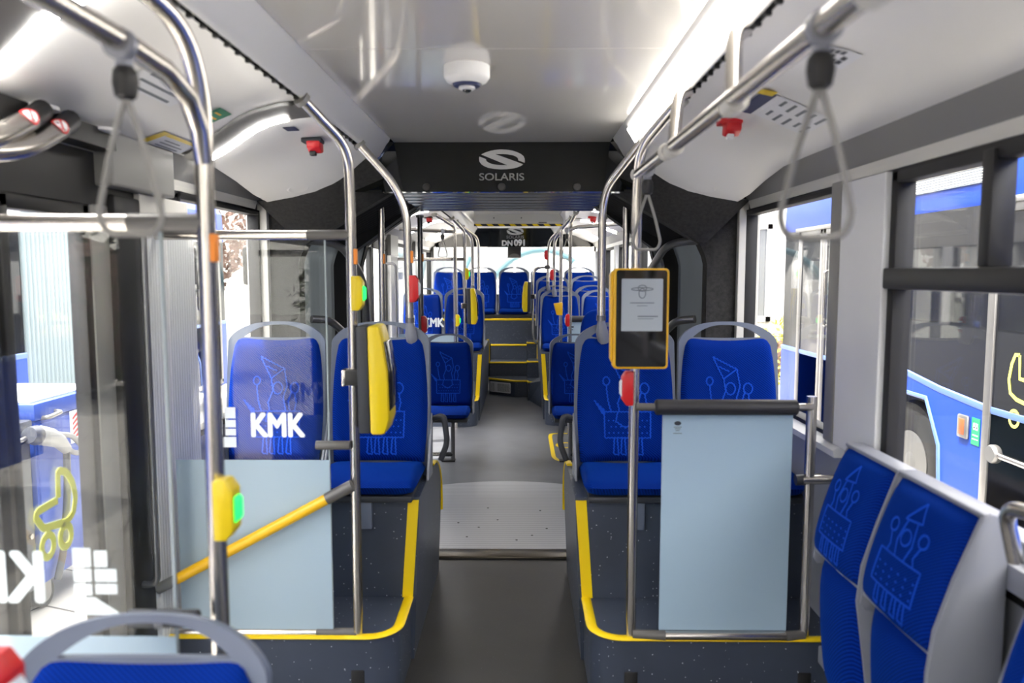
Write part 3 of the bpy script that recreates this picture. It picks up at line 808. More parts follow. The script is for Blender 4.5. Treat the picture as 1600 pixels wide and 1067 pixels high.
def make_seat(name, label, group, handle=True, motif=True, foot=True):
    r = thing(name, label, 'seat', (0, 0, 0), group)
    HWS = .222
    # shell with the arched grab handle
    def zo(u): return .566 + .088 * (1 - abs(u) ** 2.6) ** .62
    UO = .70
    def zb(u): return .583 + .010 * u * u - .02 * abs(u) ** 14
    def zi(u): return min(zo(u) - .014, zb(u) + (.640 - .583) * (1 - (abs(u) / UO) ** 2.4))
    us = sorted(set([-1 + 2 * k / 36 for k in range(37)] + [-UO, UO, -.985, .985]))
    W = lambda u, z: u * (HWS - .006 * (z / .6) ** 2)
    v = []; f = []
    def pt(u, z): return (W(u, z), shell_y(u, z) + .004, z)
    rows = []
    for u in us:
        zz = [-.01, .12, .25, .38, .5, max(.5, min(zb(u), zo(u) - .004))]
        top = [max(zz[-1], zi(u)) if abs(u) < UO else zz[-1], max(zz[-1] + .001, zo(u))]
        rows.append([pt(u, z) for z in zz] + [pt(u, z) for z in top])
    nr = len(rows[0])
    for q in rows: v += q
    for i in range(len(us) - 1):
        for j in range(nr - 1):
            if j == 5: 
                um = (us[i] + us[i + 1]) / 2
                continue
            f.append((i * nr + j, (i + 1) * nr + j, (i + 1) * nr + j + 1, i * nr + j + 1))
    me = bpy.data.meshes.new('back_shell'); me.from_pydata(v, [], f)
    bm = bmesh.new(); bm.from_mesh(me); bmesh.ops.remove_doubles(bm, verts=bm.verts, dist=2e-4)
    bmesh.ops.recalc_face_normals(bm, faces=bm.faces)
    bmesh.ops.solidify(bm, geom=bm.faces[:], thickness=.015)
    bmesh.ops.recalc_face_normals(bm, faces=bm.faces)
    bm.to_mesh(me); bm.free()
    for p in me.polygons: p.use_smooth = True
    me.set_sharp_from_angle(angle=math.radians(40)); me.materials.append(M['shell_grey'])
    sh = bpy.data.objects.new('back_shell', me); C.objects.link(sh); sh.parent = r
    # back pad
    mb = MB(); fast_pillow(mb, seat_surface, lambda u, w: Vector((seat_surface(u, w).x, seat_surface(u, w).y if (abs(u) > .999 or w < .001 or w > .999) else shell_y(u, seat_surface(u, w).z) - .002, seat_surface(u, w).z)), 30, 26)
    bp = mb.build('back_pad', 'fabric', r, smooth=70)
    # seat cushion
    def cu(u, w, top):
        y = .0 - .40 * w
        x = u * (.200 + .008 * w) * (1 - .10 * max(0, w - .85) / .15 * abs(u))
        e = (1 - abs(u) ** 10) ** .5 * (1 - w ** 14) ** .5
        zc = .028 + .018 * w
        z = zc + ((.030 + .020 * math.sin(PI * min(1, w * 1.05)) - .012 * (1 - u * u)) * e if top else -.04 * e)
        return Vector((x, y, z))
    mb = MB(); fast_pillow(mb, lambda u, w: cu(u, w, True), lambda u, w: cu(u, w, False), 24, 20)
    mb.build('seat_cushion', 'fabric', r, smooth=70)
    # pan below and side brackets
    mb = MB(); mb.box((-.19, -.37, -.022), (.19, .03, .004)); mb.build('seat_pan', 'pan_dark', r, bevel=.006)
    for s in (-1, 1):
        MB().prism([(-.13, .0), (.03, -.01), (.05, .22), (.03, .26), (-.0, .17), (-.06, .09)], 0, s * .216, s * .226).build('side_bracket', 'shell_light', r, bevel=.002)
    if foot:
        MB().box((-.03, -.36, -.13), (.03, -.29, -.015)).build('support_foot', 'shell_grey', r, bevel=.003)
    if motif:
        mb = MB()
        def P(a, b): 
            q = seat_surface(a, b); q.y -= .0012; return q
        def stroke(pts, w=.0058, zig=.0016):
            out = []
            for (a0, b0), (a1, b1) in zip(pts, pts[1:]):
                L = math.hypot((a1 - a0) * .2, (b1 - b0) * .52); n = max(2, int(L / .007))
                for k in range(n):
                    t_ = k / n; out.append((a0 + (a1 - a0) * t_, b0 + (b1 - b0) * t_))
            out.append(pts[-1])
            Q = [P(a, b) for a, b in out]
            for k in range(1, len(Q) - 1):
                Q[k].x += zig * (1 if k % 2 else -1); Q[k].z += zig * (1 if k % 2 else -1)
            ribbon(mb, Q, w, (0, -1, 0), .0010)
        stroke([(-.34, .86), (-.10, .68), (.18, .76), (-.34, .86)])                        # slanted pennant
        stroke([(-.20, .78), (.02, .74)]); stroke([(-.10, .68), (-.06, .58), (-.16, .48), (-.12, .41)]); stroke([(.18, .76), (.24, .62), (.16, .52), (.22, .41)])
        for cx, cy, rr_ in ((-.40, .66, .07), (.40, .60, .09), (.04, .60, .10)):              # rosettes
            stroke([(cx + rr_ * math.cos(a * PI / 6), cy + rr_ * .5 * math.sin(a * PI / 6)) for a in range(13)])
        stroke([(-.40, .62), (-.36, .50), (-.30, .41)]); stroke([(.40, .555), (.44, .48), (.40, .41)]); stroke([(.33, .57), (.27, .49), (.30, .41)])
        for k in range(4): stroke([(-.44, .42 - .012 * k), (-.66 + .05 * k, .50 - .032 * k)], .007)   # fringe
        stroke([(-.44, .41), (-.44, .20), (.52, .20), (.52, .41), (-.44, .41)])              # dotted field
        stroke([(-.16, .41), (-.20, .33), (.0, .28), (.20, .33), (.18, .41)])
        for cx in (-.24, -.08, .10, .28): stroke([(cx, .20), (cx - .02, .07), (cx + .09, .06), (cx + .06, .20)])   # tassels
        for a in range(9):
            for b in range(3):
                x_, y_ = -.36 + a * .10 + (.05 if b % 2 else 0), .235 + b * .05
                if x_ < .48 and not (-.22 < x_ < .2 and y_ > .30):
                    ribbon(mb, [P(x_, y_), P(x_ + .02, y_ + .008)], .006, (0, -1, 0), .001)
        mo = mb.build('embroidered_ornament', 'motif_thread', r, smooth=0)
        mo.parent = bp
    return r

G1 = 'blue fabric bus seats facing the camera'
s0 = make_seat('bus_seat', 'blue fabric seat behind the clear screen with white lettering, beside the left window', G1)
s0.location = (-.975, 3.28, .668)
sL = dup(s0, (-.52, 3.28, .668), 'blue fabric seat left of the aisle, half hidden behind the large yellow ticket validator')
sR = dup(s0, (.545, 3.28, .668), 'blue fabric seat right of the aisle, partly behind the yellow-framed screen')
dup(s0, (.992, 3.28, .668), 'blue fabric seat behind the padded bar and pale blue panel, by the right window')
mid = dup(s0, (-.525, 6.42, .362), 'low blue seat on a pole leg left of the aisle just beyond the articulation', skip=('support_foot',))
mid2 = dup(s0, (.555, 6.42, .362), 'low blue seat right of the aisle just beyond the articulation', skip=('support_foot',))
for o, x in ((mid, -.46), (mid2, .5)):
    MB().tube(fillet([(x, 6.17, .01), (x, 6.17, .33), (x, 6.35, .345)], .03), .018).build('seat_leg', 'steel_dark', o)
    MB().tube([(x, 6.17, .055), (math.copysign(1.19, x), 6.17, .055)], .016).build('leg_rail', 'steel', o)
    MB().tube([(x, 6.17, .055), (x + math.copysign(.10, x), 6.17, .055)], .0185).build('rail_sleeve', 'pan_dark', o)
    MB().box((x - .09, 6.13, 0), (x + .02, 6.21, .012)).build('floor_plate', 'slot_black', o, bevel=.003)
GL = [(-.52, 8.33, .712, 'blue seat behind the far small yellow validator, left of the aisle'),
      (-.975, 8.33, .712, 'blue seat behind the far clear screen with white lettering, by the left wall'),
      (.53, 8.45, .695, 'blue seat right of the aisle, nearest of the far right rows'),
      (.985, 8.45, .690, 'blue seat by the right wall in the nearest of the far right rows'),
      (.52, 9.32, .725, 'blue seat right of the aisle in the second of the far right rows'),
      (.975, 9.32, .725, 'blue seat by the right wall in the second of the far right rows'),
      (.515, 10.12, .84, 'blue seat right of the aisle, just in front of the rear bench'),
      (.97, 10.12, .84, 'blue seat by the right wall, just in front of the rear bench')]
for x, y, z, l in GL: dup(s0, (x, y, z), l, skip=('support_foot',))
for x, l in ((-.93, 'rear bench seat at the left wall, seen through the far clear screen'), (-.465, 'rear bench seat left of the middle, beside the far left poles'), (.0, 'middle seat of the rear bench, straight above the steps'), (.455, 'rear bench seat right of the middle one'), (.925, 'rear bench seat at the right wall')):
    dup(s0, (x, 10.9, .955), l, skip=('support_foot',))
# black hooked side handles on the aisle seats
for q, x, g in ((sL, -.278, 1), (sR, .312, -1)):
    y, z = 3.30, .80
    MB().tube(fillet([(x - g * .012, y + .02, z + .10), (x + g * .035, y, z + .12), (x + g * .05, y, z), (x + g * .02, y, z - .08)], .03), .013, 10).build('side_handle', 'pan_dark', q)
# a rounded seat back seen from behind
t = thing('rounded_seat', 'rounded blue seat back without handle behind the right aisle seat', 'seat', (.87, 7.25, 0))
pl = [(.87 + .215 * math.copysign(abs(math.cos(a)) ** .6, math.cos(a)), .86 + .33 * math.copysign(abs(math.sin(a)) ** .6, math.sin(a))) for a in [2 * PI * k / 40 for k in range(40)]]
MB().prism(pl, 1, 7.20, 7.27).build('back_pad', 'fabric', t, bevel=.02, seg=3)
MB().box((.67, 7.24, .40), (1.07, 7.68, .52)).build('seat_cushion', 'fabric', t, bevel=.02)
MB().box((.82, 7.3, 0), (.92, 7.5, .41)).build('pedestal', 'pan_dark', t)

# near seat at the lower left
sn = dup(s0, (-.545, 1.17, .30), 'blurred blue seat with grey arched handle at the bottom left, nearest the camera')
for ch in list(sn.children):
    if ch.name.startswith('support_foot'): bpy.data.objects.remove(ch)
MB().box((-.06, -.30, -.30), (.06, -.06, -.015)).build('pedestal', 'shell_grey', sn, local=True, bevel=.01)
# ------------------------------------------------------------------ tip-up seats along the right wall
def tipup(y0, y1, label, name='folding_seat', end=True):
    t = thing(name, label, 'folding seat', (1.12, y0, .35), 'folding seats along the right wall')
    w = y1 - y0
    def fr(a, b):                          # back pad front face (a along the wall, b up)
        y = y0 + .010 + (w - .016) * a
        z = .672 + .326 * b
        x = 1.005 + .105 * b ** 1.5 + .012 * (1 - b)
        e = (1 - abs(2 * a - 1) ** 9) ** .5 * (1 - abs(2 * b - 1) ** 9) ** .5
        x += .022 * (1 - e) + .014 * abs(2 * a - 1) ** 2 - .022
        return Vector((x, y, z))
    mb = MB(); mb.pillow(fr, lambda a, b: fr(a, b) + Vector((0 if (a in (0, 1) or b in (0, 1)) else .03, 0, 0)), 20, 20)
    bp = mb.build('back_pad', 'fabric', t, smooth=70)
    # embroidered ornament
    mb = MB()
    def P(a, b): q = fr(a, b); q.x -= .0012; return q
    def stroke(pts, wd=.006):
        out = []
        for (a0, b0), (a1, b1) in zip(pts, pts[1:]):
            n = max(2, int(math.hypot((a1 - a0) * .35, (b1 - b0) * .3) / .008))
            out += [(a0 + (a1 - a0) * k / n, b0 + (b1 - b0) * k / n) for k in range(n)]
        out.append(pts[-1]); ribbon(mb, [P(1 - a, b) for a, b in out], wd, (-1, 0, 0), .001)
    stroke([(.55, .94), (.40, .78), (.60, .80), (.55, .94)])
    for cx, cy, rr_ in ((.30, .70, .05), (.68, .70, .05), (.49, .66, .06)): stroke([(cx + rr_ * math.cos(a * PI / 6), cy + rr_ * math.sin(a * PI / 6)) for a in range(13)])
    stroke([(.30, .65), (.34, .56), (.32, .50)]); stroke([(.68, .65), (.64, .56), (.67, .50)]); stroke([(.44, .78), (.40, .62), (.44, .50)]); stroke([(.56, .79), (.59, .62), (.55, .50)])
    stroke([(.24, .50), (.22, .24), (.76, .24), (.76, .50), (.24, .50)])
    for cx in (.32, .44, .56, .66): stroke([(cx, .24), (cx - .01, .10), (cx + .05, .09), (cx + .04, .24)])
    for a in range(6):
        for b in range(3): ribbon(mb, [P(1 - (.27 + a * .09), .28 + b * .06), P(1 - (.285 + a * .09), .285 + b * .06)], .006, (-1, 0, 0), .001)
    mo = mb.build('embroidered_ornament', 'motif_thread', t, smooth=0); mo.parent = bp
    def lo(a, b):
        y = y0 + .022 + (w - .07) * a
        z = .25 + .408 * b
        x = 1.000 + .03 * (1 - b) ** 2 + .012 * abs(2 * a - 1) ** 2
        e = (1 - abs(2 * a - 1) ** 4) ** .5 * (1 - abs(2 * b - 1) ** 5) ** .5
        return Vector((x + .03 * (1 - e), y, z))
    mb = MB(); mb.pillow(lo, lambda a, b: lo(a, b) + Vector((0 if (a in (0, 1) or b in (0, 1)) else .04, 0, 0)), 16, 16)
    mb.build('seat_pad', 'fabric', t, smooth=70)
    # pale shell: rim along the top and ends, back plate
    prof = [(1.165, .998), (1.125, 1.012), (1.105, 1.0), (1.05, .86), (1.012, .74), (1.0, .64), (1.0, .52), (1.02, .38), (1.06, .26), (1.10, .24), (1.165, .26)]
    if not end: prof = [(1.165, .998), (1.125, 1.010), (1.108, 1.0), (1.058, .86), (1.022, .74), (1.012, .64), (1.03, .52), (1.05, .38), (1.07, .26), (1.10, .24), (1.165, .26)]
    MB().prism(prof, 1, y0 - .004, y0 + (.014 if end else .006)).build('side_panel', 'shell_light', t, bevel=.005 if end else .002)
    MB().prism([(1.165, .998), (1.125, 1.008), (1.115, 1.0), (1.065, .86), (1.03, .74), (1.018, .64), (1.03, .62), (1.06, .62), (1.165, .62)], 1, y1 - .010, y1).build('side_panel', 'shell_light', t, bevel=.004)
    MB().box((1.108, y0, .996), (1.165, y1, 1.010)).build('top_rim', 'shell_light', t, bevel=.006)
    MB().box((1.115, y0 + .01, .26), (1.165, y1 - .005, 1.0)).build('back_plate', 'sleeve_grey', t, bevel=.004)
    MB().tube([(1.035, y0, .668), (1.03, y1 - .01, .668)], .008, 8).build('pad_joint', 'shell_light', t)
    return t
tipup(2.045, 2.38, 'folded blue tip-up seat on the right wall, farther of the large pair', end=False)
tipup(1.655, 2.04, 'folded blue tip-up seat on the right wall, nearer of the large pair')
tipup(1.05, 1.455, 'folded blue tip-up seat cut off by the right picture edge')
t = thing('seat_rail', 'pale metal rail carrying the folding seats on the right wall', 'rail', (1.17, 1.7, .3))
MB().box((1.115, 1.0, .20), (1.175, 2.55, .262)).build('lower_rail', 'shell_light', t, bevel=.006)
MB().box((1.165, 1.0, .84), (1.205, 2.5, .90)).build('upper_rail', 'shell_light', t, bevel=.004)
MB().box((1.13, 2.40, -.0), (1.20, 2.50, .62)).build('upright', 'wall_white', t, bevel=.01)
MB().tube(fillet([(1.12, 1.56, .94), (1.09, 1.56, 1.06), (1.09, 1.42, 1.075), (1.12, 1.2, 1.07)], .05), .016).build('grab_bow', 'steel', t)
tag(MB().prism([(1.0, -.002), (1.0, .10), (1.10, .17), (1.205, .17), (1.205, -.002)], 1, 1.55, 2.35).build('heater_cover', 'sleeve_grey', bevel=.006), 'dark grey heater cover on the floor under the folding seats', 'heater')

# ------------------------------------------------------------------ poles and rails
R = .0175
def pole(label, path, rad=.09, foot=False, name='grab_pole', group='steel grab poles', sleeve=None, mount=True, r=R, m='steel', bracket=None):
    t = thing(name, label, 'pole', tuple(path[-1]), group)
    MB().tube(fillet(path, rad, 8) if len(path) > 2 else path, r, 16).build('tube', m, t)
    if foot:
        x, y = path[-1][0], path[-1][1]
        MB().box((x - .024, y - .024, 0), (x + .024, y + .024, .135)).build('foot', 'black_satin', t, bevel=.005)
    if mount:
        p = Vector(path[0]); q = (Vector(path[1]) - p).normalized()
        MB().tube([p - q * .004, p + q * .012], r * 1.5, 16).build('mount', 'trim_grey', t)
    if bracket:
        p = Vector(path[-1])
        MB().tube([p + Vector((0, 0, .0)), p + Vector((0, 0, .022))], r * 1.15, 16).build('collar', 'steel_dark', t)
        MB().tube([p + Vector((0, 0, .004)), p + Vector((.004, .004, -.05)), p + Vector((.012, .01, -.10))], [r * .9, r * 1.6, r * 1.35], 10).build('bracket', 'shell_light', t, bevel=.003)
    return t
SM = .592; MZ = 2.078
pole('steel pole nearest the camera at left, running the full picture height', [(-.595, 1.02, MZ), (-.50, 1.38, 1.97), (-.50, 1.45, 1.86), (-.50, 1.45, 0)], [.12, .10], foot=True)
pole('steel pole left of the aisle carrying the large yellow ticket validator', [(-SM, 2.44, MZ), (-.485, 2.60, 1.95), (-.485, 2.62, 1.80), (-.485, 2.62, 0)], [.12, .10], foot=True)
pole('bent steel pole ending on the left aisle seat, with a red stop button', [(-SM, 3.30, MZ), (-.40, 3.335, 1.86), (-.392, 3.34, 1.32)], .14, bracket=True)
pole('steel pole right of the aisle carrying the yellow-framed screen', [(SM, 2.46, MZ), (.487, 2.60, 1.95), (.482, 2.62, 1.82), (.482, 2.62, 0)], [.12, .10], foot=True)
pole('bent steel pole ending on the right aisle seat', [(SM, 3.20, MZ), (.455, 3.30, 1.90), (.442, 3.34, 1.80), (.442, 3.34, 1.33)], [.12, .12], bracket=True)
pole('short steel pole by the right wall at the end of the padded bar', [(1.092, 2.62, 1.115), (1.092, 2.62, 0)], foot=True, mount=False)
pole('thin steel pole at the left side of the articulation', [(-.67, 4.22, 1.945), (-.67, 4.22, .003)], name='grab_pole')
pole('thin steel pole at the right side of the articulation', [(.665, 4.22, 1.945), (.665, 4.22, .003)])
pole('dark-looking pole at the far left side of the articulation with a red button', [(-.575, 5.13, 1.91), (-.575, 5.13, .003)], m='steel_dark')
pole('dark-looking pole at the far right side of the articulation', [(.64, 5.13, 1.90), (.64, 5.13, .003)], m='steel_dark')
pole('far steel pole with curved top near the left doors', [(-SM - .12, 7.2, MZ), (-.55, 7.5, 1.98), (-.545, 7.5, 1.85), (-.545, 7.5, 0)], [.10, .10])
pole('far steel pole left of the aisle carrying a small-looking yellow validator', [(-SM, 7.7, MZ), (-.485, 7.88, 1.96), (-.48, 7.9, 1.85), (-.48, 7.9, .257)], [.10, .10])
pole('bent far pole ending on the far left aisle seat', [(-SM, 8.2, MZ), (-.44, 8.38, 1.93), (-.43, 8.40, 1.75), (-.43, 8.40, 1.37)], [.12, .1], bracket=True)
pole('bent far pole farthest back on the left side', [(-SM, 9.1, MZ), (-.43, 9.4, 1.95), (-.42, 9.45, 1.8), (-.42, 9.45, .2)], [.12, .1])
pole('far pole right of the aisle with a small yellow bin', [(SM, 7.6, MZ), (.50, 7.78, 1.97), (.50, 7.8, 1.9), (.50, 7.8, .256)], [.10, .06])
pole('far pole right of the aisle with a low red button beside the bin', [(SM, 7.0, MZ), (.555, 7.18, 1.99), (.555, 7.2, 1.92), (.555, 7.2, 0)], [.10, .06])
pole('bent far pole ending on the far right aisle seat, with a red button', [(SM, 8.2, MZ), (.47, 8.46, 1.90), (.46, 8.5, 1.78), (.46, 8.5, 1.37)], [.14, .1], bracket=True)
pole('bent far pole farthest back on the right side, with a red button', [(SM, 9.05, MZ), (.44, 9.3, 1.92), (.425, 9.38, 1.76), (.425, 9.38, 1.40)], [.14, .1], bracket=True)
# loop handrail by the rear steps
t = thing('loop_handrail', 'slim steel loop handrail beside the right-hand rear steps', 'handrail', (.3, 9.3, .8))
MB().tube(fillet([(.42, 9.36, 1.60), (.255, 9.36, 1.585), (.245, 9.36, 1.45), (.245, 9.36, .78), (.27, 9.36, .68), (.33, 9.36, .66), (.345, 9.4, .95)], [.12, .05, .06, .05, .04]), .013, 12).build('tube', 'steel', t)
MB().box((.385, 9.335, 1.575), (.45, 9.405, 1.625)).build('clamp', 'sleeve_grey', t, bevel=.008)

def overhead(label, pts, hooks, ends=()):
    t = thing('overhead_rail', label, 'handrail', tuple(pts[0]), 'overhead handrails')
    MB().tube(pts, R, 16).build('tube', 'steel_dark' if False else 'steel', t)
    for a in hooks:
        MB().tube(fillet(a, .07, 8), R * .95, 14).build('hanger', 'steel', t)
        p = Vector(a[-1]); d = (Vector(pts[-1]) - Vector(pts[0])).normalized()
        MB().tube([p - d * .03, p + d * .03], R * 1.28, 16).build('clamp', 'trim_light', t)
    for p in ends: MB().sphere(p, R * 1.35, 8).build('joint', 'trim_light', t)
    return t
overhead('overhead steel rail along the left side above the nearest pole', [(-.50, -.9, 1.88), (-.50, 1.18, 1.88), (-.50, 1.30, 1.875), (-.50, 1.39, 1.85), (-.50, 1.436, 1.80), (-.50, 1.45, 1.74)], [[(-.595, .35, MZ), (-.51, .3, 1.99), (-.50, .3, 1.88)]])
overhead('overhead steel rail along the right side ending above the yellow-framed screen', [(.505, -.9, 1.865), (.482, 2.62, 1.865)],
         [[(SM, 1.78, MZ), (.52, 1.60, 2.02), (.495, 1.50, 1.86)], [(SM, 2.36, MZ), (.52, 2.15, 2.02), (.49, 2.05, 1.862)], [(SM, 1.10, MZ), (.52, .96, 2.0), (.497, .90, 1.865)]], ends=((.482, 2.62, 1.865), (.4845, 2.12, 1.863)))
overhead('far overhead rail at the left beyond the articulation', [(-.545, 7.5, 1.93), (-1.05, 7.3, 1.94)], [])
overhead('far overhead rail at the right beyond the articulation', [(.555, 7.2, 1.935), (.62, 7.1, 1.95), (1.0, 6.6, 1.955)], [])
# the curved black rails inside the articulation
for sgn, side in ((-1, 'left'), (1, 'right')):
    for hi in (True, False):
        t = thing('articulation_rail', '%s curved black rail at the %s side of the bellows' % ('upper' if hi else 'lower', side), 'handrail', (sgn * .95, 4.3, 1.2), 'curved rails in the articulation')
        if hi: pts = fillet([(sgn * 1.0, 3.92, 1.70), (sgn * .86, 4.05, 1.69), (sgn * .80, 4.35, 1.52), (sgn * .80, 4.45, 1.30), (sgn * .82, 4.45, 1.0)], [.15, .2, .1])
        else: pts = fillet([(sgn * .98, 3.92, 1.30), (sgn * .90, 3.98, 1.29), (sgn * .82, 4.25, 1.14), (sgn * .82, 4.5, .7)], [.1, .2])
        MB().tube(pts, .02, 14).build('tube', 'steel_dark', t)

# hand straps
def strap(label, c, zr, drop, w, rz, s=1.0):
    t = thing('hand_strap', label, 'hand strap', (c[0], c[1], zr), 'hanging hand straps')
    x, y = c
    MB().tube([(x - .001, y - .018 * s, zr), (x, y, zr)], R * 1.35, 18).build('rail_band', 'shell_light', t)
    MB().tube([(x, y, zr - .012), (x, y, zr - .034)], .0125 * s, 12).build('hanger', 'shell_light', t)
    MB().lathe([(.010, -.027), (.0155, -.022), (.019, -.002), (.0175, .014), (.012, .022)], (x, y, zr - .052 * s), 2, 16).build('knob', 'slot_black', t)
    ca, sa = math.cos(rz), math.sin(rz)
    P = [(0, .0), (-.28, .40), (-.5, .86), (-.38, 1.0), (0, 1.0), (.38, 1.0), (.5, .86), (.28, .40)]
    pts = fillet([(x, y, zr - .07)] + [(x + a * w * ca, y + a * w * sa, zr - .078 - b * drop) for a, b in P[1:]] + [(x, y, zr - .07)], .03, 4)
    MB().tube(pts, .0048 * s, 10).build('loop', 'sleeve_grey' if False else 'trim_grey', t)
    return t
strap('blurred grey hand strap hanging from the left overhead rail', (-.50, 1.17), 1.875, .20, .09, .25)
strap('blurred grey hand strap with black knob hanging from the right overhead rail', (.495, 1.07), 1.865, .20, .095, -.25)
strap('hand strap with thin grey loop hanging beside the yellow-framed screen pole', (.497, 2.50), 1.865, .175, .09, 0)
strap('small far hand strap hanging at the left beyond the articulation', (-.66, 7.45), 1.93, .17, .09, 0)
strap('small far hand strap hanging between the two far right poles', (.53, 7.32), 1.93, .19, .10, .3)

# ------------------------------------------------------------------ glass screens
def kmk(parent, x0, z, y, s=1.0, mirror=False, blocks=True, off=0):
    """white block mark and three letters on the glass; x0 = left edge of the letters"""
    if mirror:
        o = text('lettering', 'KMK', .112 * s, (x0, y, z), 'decal_white', parent, bold=.0042 * s, rot=(PI / 2, 0, PI), ext=.0004, sx=.82)
    else:
        o = text('lettering', 'KMK', .112 * s, (x0, y, z), 'decal_white', parent, bold=.0050 * s, ext=.0004, sx=.80)
    return o
def mark(parent, x, z, y, s, mirror=False):
    mb = MB(); g = -1 if mirror else 1
    for a0, a1, b0, b1 in ((.0, .028, .054, .084), (.0, .028, .030, .050), (.0, .028, .008, .026), (-.040, -.006, .030, .050), (-.040, -.006, .010, .026), (-.026, -.006, .054, .080)):
        mb.box((x + g * a0 * s, y - .0004, z + (b0 - .03) * s), (x + g * a1 * s, y + .0004, z + (b1 - .03) * s))
    pl = [(x + g * a * s, z + (b - .03) * s) for a, b in ((.028, .004), (.028, -.024), (-.046, -.024), (-.004, .004))]
    mb.prism(pl, 1, y - .0004, y + .0004)
    return mb.build('block_mark', 'decal_white', parent, smooth=0)

def screen(label, y, x0, x1, z0, zf, ztop, bar_end, bar_label, low_label, stub=True, fro='frost_blue'):
    t = thing('glass_screen', label, 'glass screen', ((x0 + x1) / 2, y, z0), 'clear screens with white lettering')
    MB().box((x0, y - .004, z0), (x1, y + .004, ztop)).build('pane', 'clear_glass', t, smooth=0)
    MB().box((x0 + .001, y - .0062, z0 + .001), (x1 - .001, y - .0042, zf)).build('frosted_film', fro, t, smooth=0)
    MB().box((x1 - .004, y - .0041, z0), (x1 + .0005, y + .0041, ztop)).build('edge', 'bellows_out', t, smooth=0)
    for zz, lab in ((ztop + .010, bar_label), (z0 - .012, low_label)):
        b = thing('cross_bar', lab, 'bar', ((x0 + x1) / 2, y, zz), 'horizontal bars of the glass screens')
        split = x1 - .06
        MB().tube([(-1.195, y, zz), (split, y, zz)], .0165, 14).build('tube', 'steel', b)
        MB().tube([(split, y, zz), (bar_end, y, zz)], .0175, 14).build('sleeve', 'sleeve_grey', b)
    return t
t2 = screen('clear glass screen with white lettering and frosted lower half before the left window seat', 2.62, -1.11, -.572, .275, .889, 1.655, -.487,
            'steel bar along the top of the glass screen by the left window seat', 'pale bar along the bottom edge of the glass screen by the left window seat')
kmk(t2, -.752, 1.008, 2.614); mark(t2, -.932, 1.004, 2.614, 1.3)
t1 = screen('near glass screen at far left with mirrored white lettering', 1.45, -1.16, -.585, .16, .826, 1.622, -.505,
            'blurred steel bar at the far left, nearest the camera', 'bottom bar of the near left glass screen', fro='frost_blue')
kmk(t1, -.965, .935, 1.457, 1.25, mirror=True); mark(t1, -.755, .932, 1.457, 1.25, mirror=True)
t3 = screen('far clear screen with white lettering beyond the articulation', 7.86, -1.16, -.55, .32, .905, 1.66, -.48,
            'thin far steel bar along the top of the far glass screen', 'bottom bar of the far glass screen')
kmk(t3, -.80, 1.02, 7.853, 1.1); mark(t3, -1.03, 1.03, 7.853, 1.3)
mb = MB()
for a in range(4): mb.box((-1.0 + .028 * a, 7.8525, .945), (-.977 + .028 * a, 7.8535, .968))
for a, b in ((3, 1), (4, 0), (4, 1)): mb.box((-1.0 + .028 * a, 7.8525, .945 - .028 * b), (-.977 + .028 * a, 7.8535, .968 - .028 * b))
mb.build('block_mark', 'decal_white', t3, smooth=0)
o = thing('screen_clamp', 'short grey clamp joining the glass screen edge to the validator pole', 'clamp', (-.55, 2.60, .945))
MB().tube([(-.615, 2.60, .945), (-.495, 2.60, .945)], .016, 14).build('clamp_bar', 'sleeve_grey', o, bevel=.003)
o = thing('screen_clamp', 'dark clamp on the near left glass screen above the nearest seat', 'clamp', (-.6, 1.44, .9))
MB().tube([(-.665, 1.42, .875), (-.53, 1.42, .875)], .017, 14).build('clamp_bar', 'pan_dark', o, bevel=.003)
MB().cyl((-.60, 1.40, .873), (-.60, 1.415, .873), .010).build('screw', 'steel', o)
t = thing('yellow_bar', 'slanting yellow safety bar from the left wall to the validator pole', 'safety bar', (-.8, 2.56, .6))
a, b = Vector((-1.135, 2.56, .462)), Vector((-.488, 2.585, .808))
dv = (b - a).normalized()
MB().tube([a + dv * .04, b - dv * .10], .019, 16).build('tube', 'yellow_bar', t)
MB().tube([b - dv * .10, b], .021, 16).build('end_sleeve', 'sleeve_grey', t)
MB().tube([a - dv * .03, a + dv * .04], .019, 16).build('wall_bracket', 'trim_grey', t)
MB().tube([a - dv * .03, Vector((-1.16, 2.56, .44)), Vector((-1.16, 2.65, .44))], .012, 10).build('hinge', 'steel_dark', t)

# right-hand partition with padded top bar
t = thing('partition_panel', 'pale blue frosted panel under the padded bar right of the aisle', 'panel', (.80, 2.62, .28))
MB().box((.58, 2.612, .282), (1.027, 2.622, 1.055)).build('pane', 'frost_dim', t, smooth=0, bevel=.0015)
mb = MB()
pl = [(.632 + .012 * math.cos(k * PI / 8), 1.022 + .0075 * math.sin(k * PI / 8)) for k in range(16)]
mb.prism(pl, 1, 2.611, 2.6122)
mb.build('maker_mark', 'ink', t, smooth=0)
mb = MB()
for k, (w, z) in enumerate(((.026, 1.009), (.02, 1.003), (.014, .997), (.03, .987))): mb.box((.632 - w / 2, 2.611, z - .0015), (.632 + w / 2, 2.6122, z + .001))
mb.build('maker_lines', 'ink_faint', t, smooth=0)
t = thing('padded_bar', 'black foam padded bar above the pale blue panel', 'padded bar', (.8, 2.60, 1.08))
MB().tube([(.55, 2.60, 1.080), (.553, 2.60, 1.080), (.557, 2.60, 1.080), (1.03, 2.60, 1.080), (1.034, 2.60, 1.08), (1.037, 2.60, 1.08)], [.018, .024, .027, .027, .024, .018], 20).build('pad', 'pad_black', t)
MB().tube([(.487, 2.605, 1.080), (.56, 2.60, 1.080)], .013, 14).build('end_rod', 'sleeve_grey', t)
MB().tube([(1.03, 2.60, 1.080), (1.09, 2.61, 1.080)], .013, 14).build('end_rod', 'steel', t)
